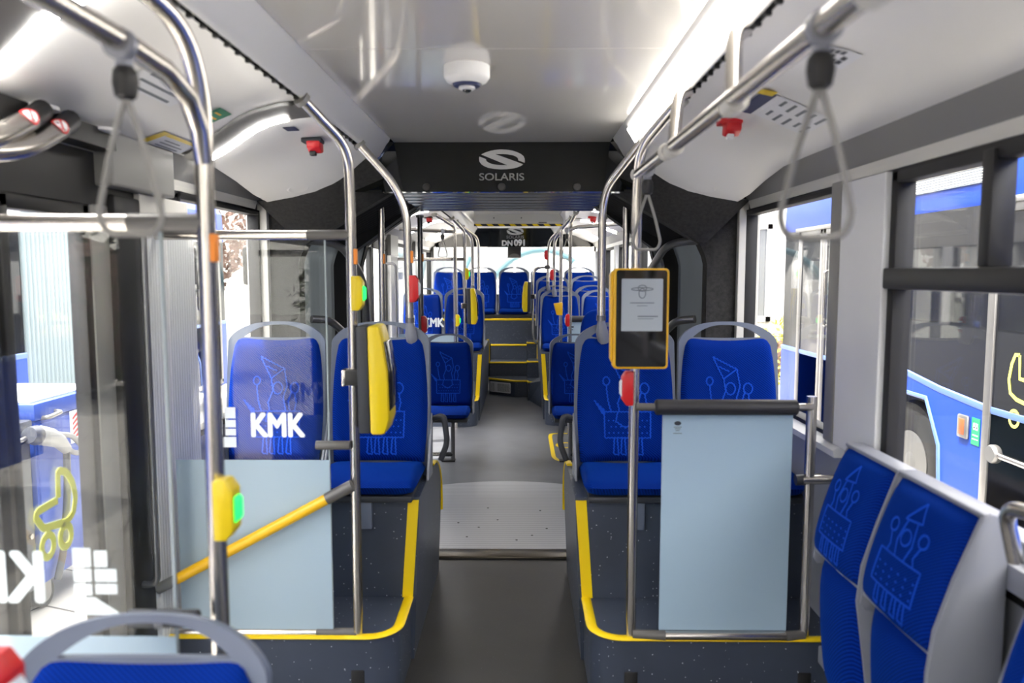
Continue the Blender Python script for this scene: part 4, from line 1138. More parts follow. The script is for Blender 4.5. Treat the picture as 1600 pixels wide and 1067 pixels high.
t = thing('cross_bar', 'pale bar under the pale blue panel right of the aisle', 'bar', (.8, 2.60, .265), 'horizontal bars of the glass screens')
MB().tube([(.60, 2.60, .268), (1.02, 2.60, .268)], .0165, 14).build('tube', 'steel', t)
MB().tube([(.487, 2.61, .268), (.60, 2.60, .268)], .0175, 14).build('sleeve', 'sleeve_grey', t)
MB().tube([(1.02, 2.60, .268), (1.088, 2.61, .268)], .0175, 14).build('sleeve', 'sleeve_grey', t)
t = thing('wall_bar', 'short steel bar from the short right pole to the wall', 'bar', (1.15, 2.62, .82))
MB().tube([(1.05, 2.62, .822), (1.19, 2.60, .83)], .0165, 14).build('tube', 'steel', t)
MB().tube([(1.045, 2.62, .822), (1.13, 2.62, .826)], .019, 14).build('sleeve', 'pan_dark', t)
# far counterparts on the right
t = thing('partition_panel', 'small far white panel with dark top pad by the far right poles', 'panel', (.80, 7.9, .3))
MB().box((.575, 7.896, .30), (1.03, 7.904, 1.04)).build('pane', 'frost_blue', t, smooth=0)
MB().tube([(.55, 7.89, 1.06), (1.04, 7.89, 1.06)], .032, 16).build('pad', 'pad_black', t)
mb = MB(); mb.box((.60, 7.892, .97), (.64, 7.8955, .985)); mb.box((.605, 7.892, .945), (.635, 7.8955, .952)); mb.build('maker_mark', 'ink', t, smooth=0)

# ------------------------------------------------------------------ buttons, validators, screen
def button(label, x, y, z, m, lit, side=1, s=1.0):
    t = thing('stop_button', label, 'stop button', (x, y, z), 'stop buttons on the poles')
    pl = [(-.004, -.058), (.020, -.058), (.034, -.038), (.034, .038), (.020, .058), (-.004, .058)]
    MB().prism([(x + side * p[0] * s, z + p[1] * s) for p in pl], 1, y - .024 * s, y + .024 * s).build('housing', m, t, bevel=.004)
    if lit:
        MB().prism([(x + side * a * s, z + b * s) for a, b in ((.0335, -.026), (.041, -.018), (.041, .018), (.0335, .026))], 1, y - .014 * s, y + .014 * s).build('lit_key', 'led_green', t, bevel=.002)
    else:
        MB().prism([(x + side * a * s, z + b * s) for a, b in ((.0335, -.03), (.040, -.02), (.040, .02), (.0335, .03))], 1, y - .016 * s, y + .016 * s).build('key', 'decal_white' if m == 'red' else m, t, bevel=.002)
    return t
button('large yellow stop button with green light on the nearest left pole', -.486, 1.43, 1.09, 'yellow_plastic', True)
button('yellow stop button with green light high on the validator pole', -.476, 2.605, 1.468, 'yellow_plastic', True)
button('red stop button on the bent pole above the left aisle seat', -.383, 3.325, 1.468, 'red', False)
button('red stop button right under the yellow-framed screen', .470, 2.605, 1.145, 'red', False, side=-1)
button('small red button on the dark far left articulation pole', -.565, 5.115, 1.19, 'red', False)
button('small yellow button with green light on the far pole near the left doors', -.535, 7.485, 1.07, 'yellow_plastic', True)
button('small yellow button with green light above the far validator', -.468, 7.885, 1.52, 'yellow_plastic', True)
button('small red button on the pole of the farthest right row', .415, 9.365, 1.745, 'red', False, side=-1)
button('small red button on the bent pole of the far right aisle seat', .45, 8.485, 1.51, 'red', False, side=-1)
button('small red button low on the far right pole beside the bin', .545, 7.185, 1.09, 'red', False, side=-1)
def amber(label, x, y, z, m='orange'):
    tag(MB().box((x + .010, y - .015, z - .026), (x + .0215, y + .007, z + .026)).build('pole_marker', m, bevel=.003), label, 'marker', 'orange markers on the poles')
amber('orange marker on the nearest left pole', -.50, 1.45, 1.585)
amber('orange marker on the validator pole above its yellow button', -.485, 2.62, 1.592)
amber('orange marker on the bent pole above the left aisle seat', -.395, 3.34, 1.605)
amber('orange marker on the thin left articulation pole', -.67, 4.22, 1.612)
amber('orange marker on the dark left articulation pole', -.575, 5.13, 1.635)
amber('orange marker on the thin right articulation pole', .648, 4.22, 1.612)

def validator(label, c, face, s=1.0):
    """upright ticket validator: black back half, yellow front half; face = -1 for a unit facing the aisle at its left"""
    x, y, z = c
    t = thing('ticket_validator', label, 'ticket validator', c, 'yellow ticket validators')
    g = face
    def bx(pl, y0, y1, nm, m, bev=.006): return MB().prism([(x + g * a * s, z + b * s) for a, b in pl], 1, y - y0 * s, y + y1 * s).build(nm, m, t, bevel=bev)
    bx([(.0, -.178), (.040, -.178), (.034, .182), (-.004, .182)], .07, .07, 'back_half', 'pan_dark')
    bx([(.040, -.182), (.088, -.182), (.104, -.13), (.100, .03), (.084, .14), (.072, .184), (.034, .184)], .075, .075, 'front_half', 'yellow_plastic', .01)
    bx([(.100, -.11), (.112, -.09), (.110, .02), (.092, .13), (.084, .13), (.098, .02)], .058, .07, 'display', 'screen_black', .003)
    bx([(-.055, -.022), (.004, -.022), (.004, .03), (-.055, .03)], .028, .028, 'clamp', 'slot_black', .004)
    bx([(-.064, -.024), (-.050, -.024), (-.050, .032), (-.064, .032)], .03, .03, 'clamp_plate', 'steel', .003)
    return t
validator('large yellow and black ticket validator left of the aisle, before the seat', (-.452, 2.60, 1.178), 1)
validator('far yellow ticket validator left of the aisle beyond the articulation', (-.452, 7.88, 1.19), 1)
validator('far yellow ticket validator on the loop handrail right of the rear steps', (.215, 9.34, 1.24), -1)
t = thing('ticket_bin', 'small yellow bin on the far right pole', 'bin', (.47, 7.78, 1.17))
MB().prism([(.515, 1.235), (.425, 1.225), (.435, 1.19), (.455, 1.11), (.515, 1.105)], 1, 7.72, 7.78).build('bin_body', 'yellow_bar', t, bevel=.006)
MB().box((.48, 7.78, 1.14), (.52, 7.80, 1.2)).build('clamp', 'pan_dark', t)

t = thing('passenger_terminal', 'yellow-framed black passenger screen on the pole right of the aisle', 'screen', (.49, 2.56, 1.38))
def rr(x0, x1, z0, z1, r, n=6):
    out = []
    for cx, cz, a0 in ((x1 - r, z1 - r, 0), (x0 + r, z1 - r, 90), (x0 + r, z0 + r, 180), (x1 - r, z0 + r, 270)):
        out += [(cx + r * math.cos(math.radians(a0 + 90 * k / n)), cz + r * math.sin(math.radians(a0 + 90 * k / n))) for k in range(n + 1)]
    return out
MB().prism(rr(.398, .582, 1.218, 1.552, .014), 1, 2.545, 2.59).build('yellow_frame', 'yellow_bar', t, bevel=.004)
MB().prism([(.398, 1.545), (.398, 1.235), (.391, 1.25), (.389, 1.53)], 1, 2.555, 2.60).build('side_grip', 'yellow_bar', t, bevel=.003)
MB().prism(rr(.407, .574, 1.226, 1.546, .008), 1, 2.542, 2.549).build('front_glass', 'screen_black', t, smooth=0)
dsp = MB().prism(rr(.424, .560, 1.345, 1.518, .003), 1, 2.5405, 2.544).build('display', 'e_paper', t, smooth=0)
mb = MB()
cx, cz, yf = .492, 1.478, 2.5398
for rx, rz_, z_ in ((.014, .010, 1.487), (.011, .016, 1.470), (.036, .005, 1.484)):
    ribbon(mb, [(cx + rx * math.cos(a * PI / 12), yf, z_ + rz_ * math.sin(a * PI / 12)) for a in range(25)], .003, (0, -1, 0), .0003)
mb.box((.452, yf, 1.437), (.532, yf + .0005, 1.440)); mb.box((.475, yf, 1.428), (.51, yf + .0005, 1.430)); mb.box((.478, yf, 1.392), (.545, yf + .0005, 1.396)); mb.box((.478, yf, 1.385), (.53, yf + .0005, 1.387))
p_ = mb.build('screen_graphics', 'ink_faint', t, smooth=0); p_.parent = dsp
MB().box((.47, 2.585, 1.33), (.50, 2.62, 1.44)).build('pole_mount', 'pan_dark', t)

# yellow outline on the rear floor and a red button at the lower left corner
t = thing('floor_marking', 'yellow rounded outline painted on the rear floor right of the aisle', 'marking', (.7, 6.7, 0))
mb = MB(); ribbon(mb, fillet([(1.12, 7.25, .0006), (.385, 7.25, .0006), (.37, 7.1, .0006), (.37, 6.3, .0006), (.41, 6.17, .0006), (1.12, 6.17, .0006)], .08, 5), .035, (0, 0, 1), .0012); mb.build('outline', 'yellow_edge', t, smooth=0)
mb = MB(); ribbon(mb, [(.50 + .08 * math.cos(a * PI / 8), 6.75 + .10 * math.sin(a * PI / 8), .0006) for a in range(17)], .03, (0, 0, 1), .0012); mb.build('pictogram', 'yellow_edge', t, smooth=0)
pb = atY(-32, 1045, 1.0)
pole('short pole at the bottom left corner carrying a red button', [(pb.x, 1.0, 1.02), (pb.x, 1.0, 0)], mount=False)
button('blurred red button at the very bottom left corner', pb.x + .012, .985, pb.z - .045, 'red', False, s=1.25)

# ------------------------------------------------------------------ things on the ceiling
t = thing('ceiling_camera', 'white round dome camera on the glossy ceiling panel', 'camera', (-.075, 2.42, 2.167))
MB().lathe([(.071, 2.168), (.071, 2.135), (.062, 2.122), (.046, 2.114), (.044, 2.120)], (-.075, 2.42, 0), 2, 40).build('housing', 'white_paint', t)
MB().lathe([(.044, 2.116), (.040, 2.108), (.02, 2.106)], (-.075, 2.42, 0), 2, 32).build('dark_ring', 'navy_ink', t)
MB().lathe([(.024, 2.108), (.026, 2.101), (.018, 2.097)], (-.075, 2.42, 0), 2, 28).build('lens_ring', 'white_paint', t)
MB().sphere((-.075, 2.42, 2.099), .015, 10, (1, 1, .7)).build('lens', 'black_gloss', t)

def on_cover(sgn, x, y, d=.002): return Vector((sgn * x, y, cov(x, y) - d))
def cover_patch(mb, sgn, x0, x1, y0, y1, d=.002, th=.002, n=10, sk=0):
    mb.pillow(lambda u, v: on_cover(sgn, x0 + (x1 - x0) * u, y0 + (y1 - y0) * v + sk * u, d + th), lambda u, v: on_cover(sgn, x0 + (x1 - x0) * u, y0 + (y1 - y0) * v + sk * u, d), n, 1)
    return mb
# dark swept lamp hoops with an LED strip
def lamp_band(sgn, y, lab):
    t = thing('lamp_band', lab, 'lamp', (sgn * .87, y, 2.06), 'LED ceiling bands')
    def patch(x0, x1, a, b, d, th):
        yy = lambda x, v: y + .62 * (x - .90) - .25 * (x - .9) ** 2 + a + (b - a) * v
        mb = MB()
        mb.pillow(lambda u, v: on_cover(sgn, x0 + (x1 - x0) * u, yy(x0 + (x1 - x0) * u, v), d + th), lambda u, v: on_cover(sgn, x0 + (x1 - x0) * u, yy(x0 + (x1 - x0) * u, v), d), 16, 3)
        return mb
    patch(.62, 1.132, -.13, .07, .001, .012).build('band', 'sleeve_grey', t, smooth=60)
    patch(.72, 1.125, .02, .058, .012, .006).build('led_strip', 'led_white', t, smooth=60)
for y, lab in ((2.80, 'dark swept ceiling band with white LED strip, before the red hammer on the left'), (1.58, 'dark swept ceiling band with white LED strip at the top left corner'), (.22, 'dark ceiling band with LED strip just behind the camera, left'), (-1.6, 'dark ceiling band with LED strip at the front of the bus, left')):
    lamp_band(-1, y, lab)
for y in (-.6, -2.2, 6.9, 8.2, 9.8):
    for sgn in ((1,) if y < 3 else (1, -1)):
        lamp_band(sgn, y, 'white LED strip across the %s ceiling cover %s' % ('right' if sgn > 0 else 'left', {-.6: 'just behind the camera', -2.2: 'well behind the camera', 6.9: 'right after the articulation', 8.2: 'above the far seat rows', 9.8: 'above the rear bench'}[y]))
# red emergency hammers
def hammer(label, sgn, x, y):
    t = thing('emergency_hammer', label, 'emergency hammer', tuple(on_cover(sgn, x, y, .02)), 'red emergency hammers')
    p = on_cover(sgn, x, y, 0)
    MB().box((p.x - .05, p.y - .045, p.z - .018), (p.x + .03, p.y + .02, p.z + .002)).build('holder', 'pan_dark' if sgn < 0 else 'red', t, bevel=.005)
    MB().prism([(p.y - .05, p.z - .012), (p.y + .015, p.z - .012), (p.y + .022, p.z - .05), (p.y - .01, p.z - .058), (p.y - .045, p.z - .04)], 0, p.x - .028, p.x + .026).build('handle', 'red', t, bevel=.006)
    MB().box((p.x - .02, p.y - .03, p.z - .068), (p.x + .004, p.y - .005, p.z - .05)).build('head', 'sticker_white' if sgn > 0 else 'slot_black', t, bevel=.003)
hammer('red emergency hammer on the left ceiling cover', -1, .74, 3.17)
hammer('red emergency hammer on the right ceiling cover', 1, .835, 2.78)
hammer('tiny far red hammer on the left ceiling cover beyond the articulation', -1, .80, 7.6)
hammer('tiny far red hammer on the right ceiling cover beyond the articulation', 1, .80, 7.6)
# stickers
def lines(t, sgn, x0, x1, y0, y1, rows, m='ink_faint', d=.0045, wfrac=.8):
    mb = MB()
    for k in range(rows):
        xx = x0 + (x1 - x0) * (k + .6) / rows
        cover_patch(mb, sgn, xx, xx + (x1 - x0) / rows * .3, y0 + (y1 - y0) * .1, y0 + (y1 - y0) * (.1 + wfrac * (1 if k % 3 else .7)), d, .0004, 2)
    mb.build('printed_lines', m, t, smooth=0)
t = thing('notice_sticker', 'blurred white notice sticker on the left ceiling cover near the nearest pole', 'sticker', tuple(on_cover(-1, .82, 1.68)), 'stickers on the ceiling covers')
cover_patch(MB(), -1, .85, .95, 2.02, 2.32).build('paper', 'sticker_white', t, smooth=0); lines(t, -1, .855, .945, 2.03, 2.31, 3)
t = thing('notice_sticker', 'green and cream sticker on the left ceiling cover beside the LED band', 'sticker', tuple(on_cover(-1, 1.0, 2.1)), 'stickers on the ceiling covers')
cover_patch(MB(), -1, .87, .95, 2.50, 2.60).build('paper', 'green_sticker', t, smooth=0); lines(t, -1, .875, .945, 2.51, 2.59, 3, 'amber')
t = thing('notice_sticker', 'yellow and white sticker at the lower edge of the left ceiling cover', 'sticker', tuple(on_cover(-1, 1.1, 2.3)), 'stickers on the ceiling covers')
cover_patch(MB(), -1, 1.05, 1.13, 2.54, 2.78).build('paper', 'sticker_white', t, smooth=0); cover_patch(MB(), -1, 1.05, 1.068, 2.54, 2.78, .0045, .0005).build('yellow_stripe', 'yellow_edge', t, smooth=0); cover_patch(MB(), -1, 1.05, 1.13, 2.50, 2.54, .003, .0005).build('yellow_stripe', 'yellow_edge', t, smooth=0); lines(t, -1, 1.075, 1.125, 2.56, 2.76, 3, 'ink_faint', .005)
t = thing('notice_sticker', 'white and navy passenger information sticker with a yellow corner on the right ceiling cover', 'sticker', tuple(on_cover(1, .85, 2.1)), 'stickers on the ceiling covers')
cover_patch(MB(), 1, .855, 1.03, 2.36, 2.62, sk=0).build('paper', 'sticker_white', t, smooth=0)
cover_patch(MB(), 1, .81, .855, 2.36, 2.62, .002, .0028).build('navy_header', 'navy_ink', t, smooth=0)
cover_patch(MB(), 1, .80, .845, 2.32, 2.37, .005, .0010, 4).build('yellow_corner', 'yellow_edge', t, smooth=0)
for a, b in ((2.37, 2.48), (2.50, 2.61)): lines(t, 1, .87, 1.02, a, b, 5, 'ink_faint')
t = thing('notice_sticker', 'white sticker with black pictogram blocks behind the right hand strap', 'sticker', tuple(on_cover(1, .72, 1.5)), 'stickers on the ceiling covers')
cover_patch(MB(), 1, .77, .90, 1.88, 2.0).build('paper', 'sticker_white', t, smooth=0)
mb = MB()
for a, b in ((0, 0), (1, 1), (0, 2), (2, 0), (2, 2), (3, 1), (3, 2), (1, 0)):
    cover_patch(mb, 1, .83 + a * .014, .841 + a * .014, 1.89 + b * .032, 1.915 + b * .032, .0045, .0004, 2)
mb.build('pictogram_blocks', 'ink', t, smooth=0)
t = thing('notice_sticker', 'small navy sticker beside the red hammer on the left ceiling cover', 'sticker', tuple(on_cover(-1, .8, 2.98)), 'stickers on the ceiling covers')
cover_patch(MB(), -1, .755, .80, 2.92, 2.99).build('paper', 'navy_ink', t, smooth=0)
# round vents and grommets
def vent(label, sgn, x, y, r=.055):
    t = thing('ceiling_vent', label, 'vent', tuple(on_cover(sgn, x, y)), 'round ceiling vents')
    zc = cov(x, y); sl = math.atan2(cov(x + .02, y) - cov(x - .02, y), .04); sy = (cov(x, y + .02) - cov(x, y - .02)) / .04
    mb = MB(); mb.lathe([(r, .004), (r, -.004), (r * .8, -.010), (r * .5, -.006), (r * .2, -.007)], (0, 0, 0), 2, 28)
    for i, p in enumerate(mb.v):
        mb.v[i] = Vector((sgn * (x + p.x), y + p.y, zc + p.z + p.x * math.tan(sl) + p.y * sy))
    mb.build('disc', 'cover_white', t)
vent('small round vent near the far end of the left ceiling cover', -1, .93, 3.57)
vent('small round vent near the far end of the right ceiling cover', 1, .93, 3.57)
t = thing('ceiling_lamp', 'small round lamp under the left window header, above the door', 'lamp', (-1.13, 1.95, 1.957), 'round door lamps')
MB().lathe([(.05, 1.957), (.05, 1.948), (.035, 1.945)], (-1.13, 1.97, 0), 2, 24).build('disc', 'white_paint', t)
t = thing('ceiling_lamp', 'small round lamp above the left door, farther from the camera', 'lamp', (-1.13, 2.28, 1.957), 'round door lamps')
MB().lathe([(.05, 1.957), (.05, 1.948), (.035, 1.945)], (-1.135, 2.28, 0), 2, 24).build('disc', 'white_paint', t)

# ------------------------------------------------------------------ outside
GZ = -.42
mb = MB(); mb.box((-40, -30, GZ - .2), (40, 60, GZ)); struct(mb.build('ground', 'pavers', smooth=0))

def coach(name, label, xs, depth, y0, y1, wheels, doors, z_line, sx, bel=None, top=2.60, hw=.66):
    """parked bus; xs = x of the side facing us, sx = +1 if the bus lies to larger x"""
    t = thing(name, label, 'bus', (xs + sx * depth / 2, (y0 + y1) / 2, GZ))
    xo = xs + sx * depth
    W = lambda a: xs + sx * a
    zb = GZ + .30
    spans = [(y0, y1)] if not bel else [(y0, bel[0]), (bel[1], y1)]
    core = MB()
    for a, b in spans:
        core.box((W(.10), a + .06, zb + .02), (W(depth - .05), b - .06, top - .25))
    core.build('body_core', 'slot_black', t, smooth=0)
    sk = MB(); gl = MB(); up = MB(); ed = MB()
    for a, b in spans:
        # skirt panel with wheel arches cut into its lower edge
        lo = [(a, zb)]
        for wy in sorted(wheels):
            if a < wy < b:
                lo += [(wy - hw, zb), (wy - hw + .04, GZ + .72), (wy - hw * .55, GZ + 1.03), (wy + hw * .55, GZ + 1.03), (wy + hw - .04, GZ + .72), (wy + hw, zb)]
        lo += [(b, zb)]
        hi = [(y, z) for y, z in z_line if a < y < b]
        zl = lambda y: next((z1 + (z2 - z1) * (y - q1) / (q2 - q1) for (q1, z1), (q2, z2) in zip(z_line, z_line[1:]) if q1 <= y <= q2), z_line[-1][1])
        hi = [(a, zl(a))] + hi + [(b, zl(b))]
        sk.prism(lo + hi[::-1], 0, W(0), W(.06))
        gl.prism([(a + .01, zl(a) - .01)] + [(y, z - .01) for y, z in hi[1:-1]] + [(b - .01, zl(b) - .01), (b - .01, top - .62), (a + .01, top - .62)], 0, W(.012), W(.10))
        ed.tube([(W(.005), y, z) for y, z in hi], .02, 8, flat=(.028, .012))
        for wy in wheels:
            if a < wy < b:
                arcp = [(W(.003), wy - hw, zb), (W(.003), wy - hw + .04, GZ + .72), (W(.003), wy - hw * .55, GZ + 1.03), (W(.003), wy + hw * .55, GZ + 1.03), (W(.003), wy + hw - .04, GZ + .72), (W(.003), wy + hw, zb)]
                ed.tube(arcp, .02, 8)
        up.prism([(W(.02), top - .64), (W(0), top - .60), (W(.02), top - .22), (W(.16), top - .04), (W(.5), top), (W(depth - .5), top), (W(depth - .16), top - .04), (W(depth), top - .22), (W(depth), top - .64)], 1, a, b)
        up.box((W(depth - .06), a, zb), (W(depth), b, top - .6))
        for yy in (a, b - .06): up.box((W(.02), yy, zb), (W(depth - .02), yy + .06, GZ + 1.1))
    sk.build('side_panel', 'bus_blue', t, smooth=0)
    gl.build('side_windows', 'bus_glass', t, smooth=0)
    ed.build('pale_edging', 'bus_blue_light', t)
    up.build('roof_shell', 'bus_blue', t, smooth=30)
    fw = MB()
    for yy, s in ((y1, 1), (y0, -1)):
        fw.add([(W(.04), yy - s * .01, GZ + 1.12), (W(depth - .04), yy - s * .01, GZ + 1.12), (W(depth - .08), yy - s * .20, top - .3), (W(.08), yy - s * .20, top - .3), (W(.04), yy - s * .07, GZ + 1.12), (W(depth - .04), yy - s * .07, GZ + 1.12), (W(depth - .08), yy - s * .26, top - .3), (W(.08), yy - s * .26, top - .3)],
               [(0, 1, 2, 3), (4, 7, 6, 5), (0, 4, 5, 1), (3, 2, 6, 7), (0, 3, 7, 4), (1, 5, 6, 2)])
    fw.build('end_windows', 'bus_glass', t, smooth=0)
    for wy in wheels:
        w = MB().lathe([(.235, .03), (.30, .005), (.40, .0), (.465, .02), (.49, .08), (.49, .22), (.46, .28), (.23, .28)], (0, 0, 0), 0, 48)
        for i, p in enumerate(w.v): w.v[i] = Vector((W(.03 + p.x), wy + p.y, GZ + .48 + p.z))
        wo = w.build('wheel', 'tire', t)
        w = MB().lathe([(.245, .018), (.238, .03), (.225, .09), (.18, .13), (.165, .08), (.13, .06), (.09, .06), (.085, .02), (.05, .01), (.0, .01)], (0, 0, 0), 0, 48)
        for i, p in enumerate(w.v): w.v[i] = Vector((W(.03 + p.x), wy + p.y, GZ + .48 + p.z))
        ro = w.build('rim', 'rim', t); ro.parent = wo
        w = MB()
        for k in range(10):
            a = 2 * PI * k / 10
            w.cyl((W(.06), wy + .115 * math.cos(a), GZ + .48 + .115 * math.sin(a)), (W(.10), wy + .115 * math.cos(a), GZ + .48 + .115 * math.sin(a)), .014, 8)
        bo = w.build('wheel_nuts', 'alu_frame', t); bo.parent = wo
    for (a, b) in doors:
        dm = MB()
        m_ = (a + b) / 2
        for q0, q1 in ((a, m_ - .005), (m_ + .005, b)):
            dm.box((W(-.015), q0, zb + .05), (W(.02), q0 + .07, top - .62)); dm.box((W(-.015), q1 - .07, zb + .05), (W(.02), q1, top - .62))
            dm.box((W(-.015), q0, zb + .03), (W(.02), q1, zb + .10)); dm.box((W(-.015), q0, top - .69), (W(.02), q1, top - .62))
        dm.box((W(-.05), a - .02, top - .64), (W(.02), b + .02, top - .60))
        do = dm.build('door', 'alu_frame', t, bevel=.006)
        g = MB().box((W(.0), a + .06, zb + .06), (W(.016), b - .06, top - .66)).build('door_glass', 'bus_glass', t, smooth=0); g.parent = do
        k = MB().tube(fillet([(W(.0), m_ - .16, 1.02), (W(-.05), m_ - .16, 1.02), (W(-.05), m_ - .16, 1.55), (W(0), m_ - .16, 1.55)], .03), .012).build('handle', 'steel', t); k.parent = do
    if bel:
        v = []; f = []; n = 36
        pr = [(-.0, zb), (.0, top - .5), (.06, top - .25), (.3, top - .12), (depth - .3, top - .12), (depth, top - .3)]
        for k in range(n + 1):
            y = bel[0] + (bel[1] - bel[0]) * k / n; e = .10 if k % 2 else 0
            for a, z in pr: v.append((W(a + e), y, z - e * .4))
        L = len(pr)
        for k in range(n):
            for i in range(L - 1): f.append((k * L + i, k * L + i + 1, (k + 1) * L + i + 1, (k + 1) * L + i))
        MB().add(v, f).build('bellows_skin', 'bellows_out', t, smooth=0)
    return t

# the bus parked close on the right
XR = 3.10
zl = [(-6, .66), (4.95, .66), (5.5, .70), (6.15, .78), (6.9, .70), (12, .66)]
bR = coach('parked_bus', 'blue bus parked close by on the right, its front wheel behind the folding seats', XR, 2.5, -6.0, 8.85, [5.95, -2.0], [(3.40, 4.95), (7.03, 8.35)], zl, 1, hw=.52)
MB().box((XR - .025, 5.10, .42), (XR + .002, 5.22, .58)).build('side_lamp', 'alu_frame', bR, bevel=.02)
MB().box((XR - .03, 5.125, .445), (XR - .022, 5.195, .555)).build('side_lamp_lens', 'lens_orange', bR, bevel=.004)
o = MB().box((XR - .005, 4.985, .40), (XR - .0015, 5.075, .58)).build('green_sticker', 'green_sticker', bR, smooth=0)
s_ = MB()
for a, b in ((5.005, .50), (5.035, .50)): s_.box((XR - .006, a, b), (XR - .0045, a + .020, b + .045)); s_.box((XR - .006, a - .004, b + .012), (XR - .0045, a + .024, b + .022))
s_.box((XR - .006, 5.0, .46), (XR - .0045, 5.06, .468)); s_.box((XR - .006, 4.998, .435), (XR - .0045, 5.062, .441))
q = s_.build('sticker_print', 'sticker_white', bR, smooth=0); q.parent = o
# destination display of that bus (lit amber dots on dark glass)
MB().box((XR - .015, 4.95, 2.12), (XR + .01, 6.2, 2.42)).build('display_glass', 'ink_faint', bR, smooth=0)
mb = MB(); rnd = random.Random(3)
y = 5.05
while y < 6.0:
    w = rnd.choice((.04, .06, .08)); mb.box((XR - .0175, y, 2.27), (XR - .015, y + w, 2.36)); y += w + rnd.choice((.02, .03, .07))
mb.build('amber_dots', 'led_amber', bR, smooth=0)
mb = MB()
for k in range(16): mb.box((XR - .017, 4.97, 2.13 + k * .018), (XR - .015, 6.18, 2.137 + k * .018))
mb.build('display_lines', 'trim_light', bR, smooth=0)
# pram pictogram on its rear door
mb = MB(); XP = XR - .002
c0 = Vector((XP, 4.70, .74))
def pp(a, b): return c0 + Vector((0, -a, b))
ribbon(mb, [pp(a, b) for a, b in ((.07, .30), (.03, .30), (0, .24), (-.02, .14), (0, .06), (.06, .03), (.26, .0), (.32, .10), (.30, .14), (.08, .16), (.07, .30))], .025, (-1, 0, 0))
for a in (.05, .24): ribbon(mb, [pp(a + .045 * math.cos(k * PI / 8), -.09 + .05 * math.sin(k * PI / 8)) for k in range(17)], .02, (-1, 0, 0))
mb.build('pram_pictogram', 'decal_lime', bR, smooth=0)
MB().lathe([(.0, -.05), (.05, -.05), (.06, -.035), (.06, -.01), (.055, .0)], (XR - .01, 4.78, .40), 0, 24).build('round_knob', 'alu_frame', bR)
MB().tube([(XR - .03, 4.74, .40), (XR - .03, 4.2, .40)], .02, 12).build('door_rail', 'steel', bR)

# the articulated bus parked on the left
zl2 = [(-2, .80), (20, .80)]
bL = coach('parked_bus', 'blue articulated bus with pale bellows parked outside on the left', -4.3, 2.5, -4.0, 11.4, [4.6, 9.8], [(10.2, 11.2), (2.2, 3.6)], zl2, -1, bel=(6.75, 7.9))
MB().box((-4.295, 8.2, 1.95), (-4.26, 11.0, 2.25)).build('white_banner', 'white_paint', bL, smooth=0)
MB().box((-4.275, 6.0, 2.0), (-4.255, 6.70, 2.3)).build('white_banner', 'white_paint', bL, smooth=0)
MB().tube(fillet([(-4.2, 10.9, 2.1), (-3.9, 11.2, 2.1), (-3.85, 11.25, 1.9)], .1), .03).build('mirror_arm', 'slot_black', bL)
MB().tube(fillet([(-4.29, 8.75, 1.26), (-3.95, 8.95, 1.25), (-3.9, 9.3, 1.0), (-3.9, 9.3, .55), (-3.95, 8.95, .38), (-4.29, 8.75, .38)], .25, 8), .04, 12).build('guard_bow', 'slot_black', bL)
MB().box((-3.95, 11.15, 1.35), (-3.75, 11.30, 1.9)).build('mirror', 'slot_black', bL, bevel=.04)

# mobile chargers standing outside the left door, their fronts towards our bus
def charger(label, xf, y0, y1, zt, m, blue, depth=.62):
    t = thing('mobile_charger', label, 'charger', (xf - depth / 2, (y0 + y1) / 2, GZ), 'mobile chargers outside the left door')
    z0 = GZ + .17
    MB().box((xf - depth, y0, z0), (xf, y1, zt - .10)).build('cabinet', m, t, bevel=.01)
    MB().box((xf - depth - .01, y0 - .01, zt - .10), (xf + .012, y1 + .01, zt)).build('lid', 'charger_blue' if blue else 'charger_dark', t, bevel=.012)
    if blue: MB().box((xf - depth + .02, y0 + .02, zt - .002), (xf - .03, y1 - .02, zt + .012)).build('sunlit_lid_top', 'charger_top_sunlit', t, bevel=.006)  # pale slab: sun glare on the blue lid put into its colour
    dr = MB().box((xf - .002, y0 + .015, z0 + .08), (xf + .010, y1 - .03, zt - .12)).build('door', m, t, bevel=.003)
    for k, yy in enumerate((y0 + .06, y1 - .16)):
        MB().tube(fillet([(xf, yy, zt - .09), (xf + .05, yy, zt - .085), (xf + .05, yy + .12, zt - .075), (xf, yy + .12, zt - .07)], .02), .013).build('handle', 'alu_frame', t)
    mb = MB()
    for k in range(18): mb.box((xf + .008, y1 - .16, z0 + .12 + k * .024), (xf + .014, y1 - .10, z0 + .132 + k * .024))
    if not blue:
        for k in range(16): mb.box((xf + .008, y0 + .08, z0 + .10 + k * .034), (xf + .014, y1 - .22, z0 + .116 + k * .034))
    q = mb.build('louvres', 'slot_black', t, smooth=0); q.parent = dr
    MB().cyl((xf, y1 - .06, z0 + .32), (xf + .02, y1 - .06, z0 + .32), .016).build('lock', 'alu_frame', t)
    for cx in (xf - .08, xf - depth + .08):
        for cy in (y0 + .10, y1 - .08):
            w = MB().cyl((cx - .03, cy, GZ + .08), (cx + .03, cy, GZ + .08), .08, 24).build('caster', 'tire', t)
            q = MB().cyl((cx - .033, cy, GZ + .08), (cx + .033, cy, GZ + .08), .05, 20).build('caster_hub', 'alu_frame', t); q.parent = w
            q = MB().box((cx - .045, cy - .03, GZ + .09), (cx + .045, cy + .03, GZ + .18)).build('caster_fork', 'alu_frame', t); q.parent = w
    return t
XC = -2.65
charger('blue mobile charger cabinet with grey charging plug outside the left door', XC, 4.24, 4.99, .80, 'charger_blue', True)
charger('dark grey mobile charger cabinet with louvres at the far left outside', XC, 3.35, 4.20, .72, 'charger_dark', False)
def fc(px, py, d=.014): return atX(px, py, XC + d)
a, b = fc(109, 643), fc(131, 686)
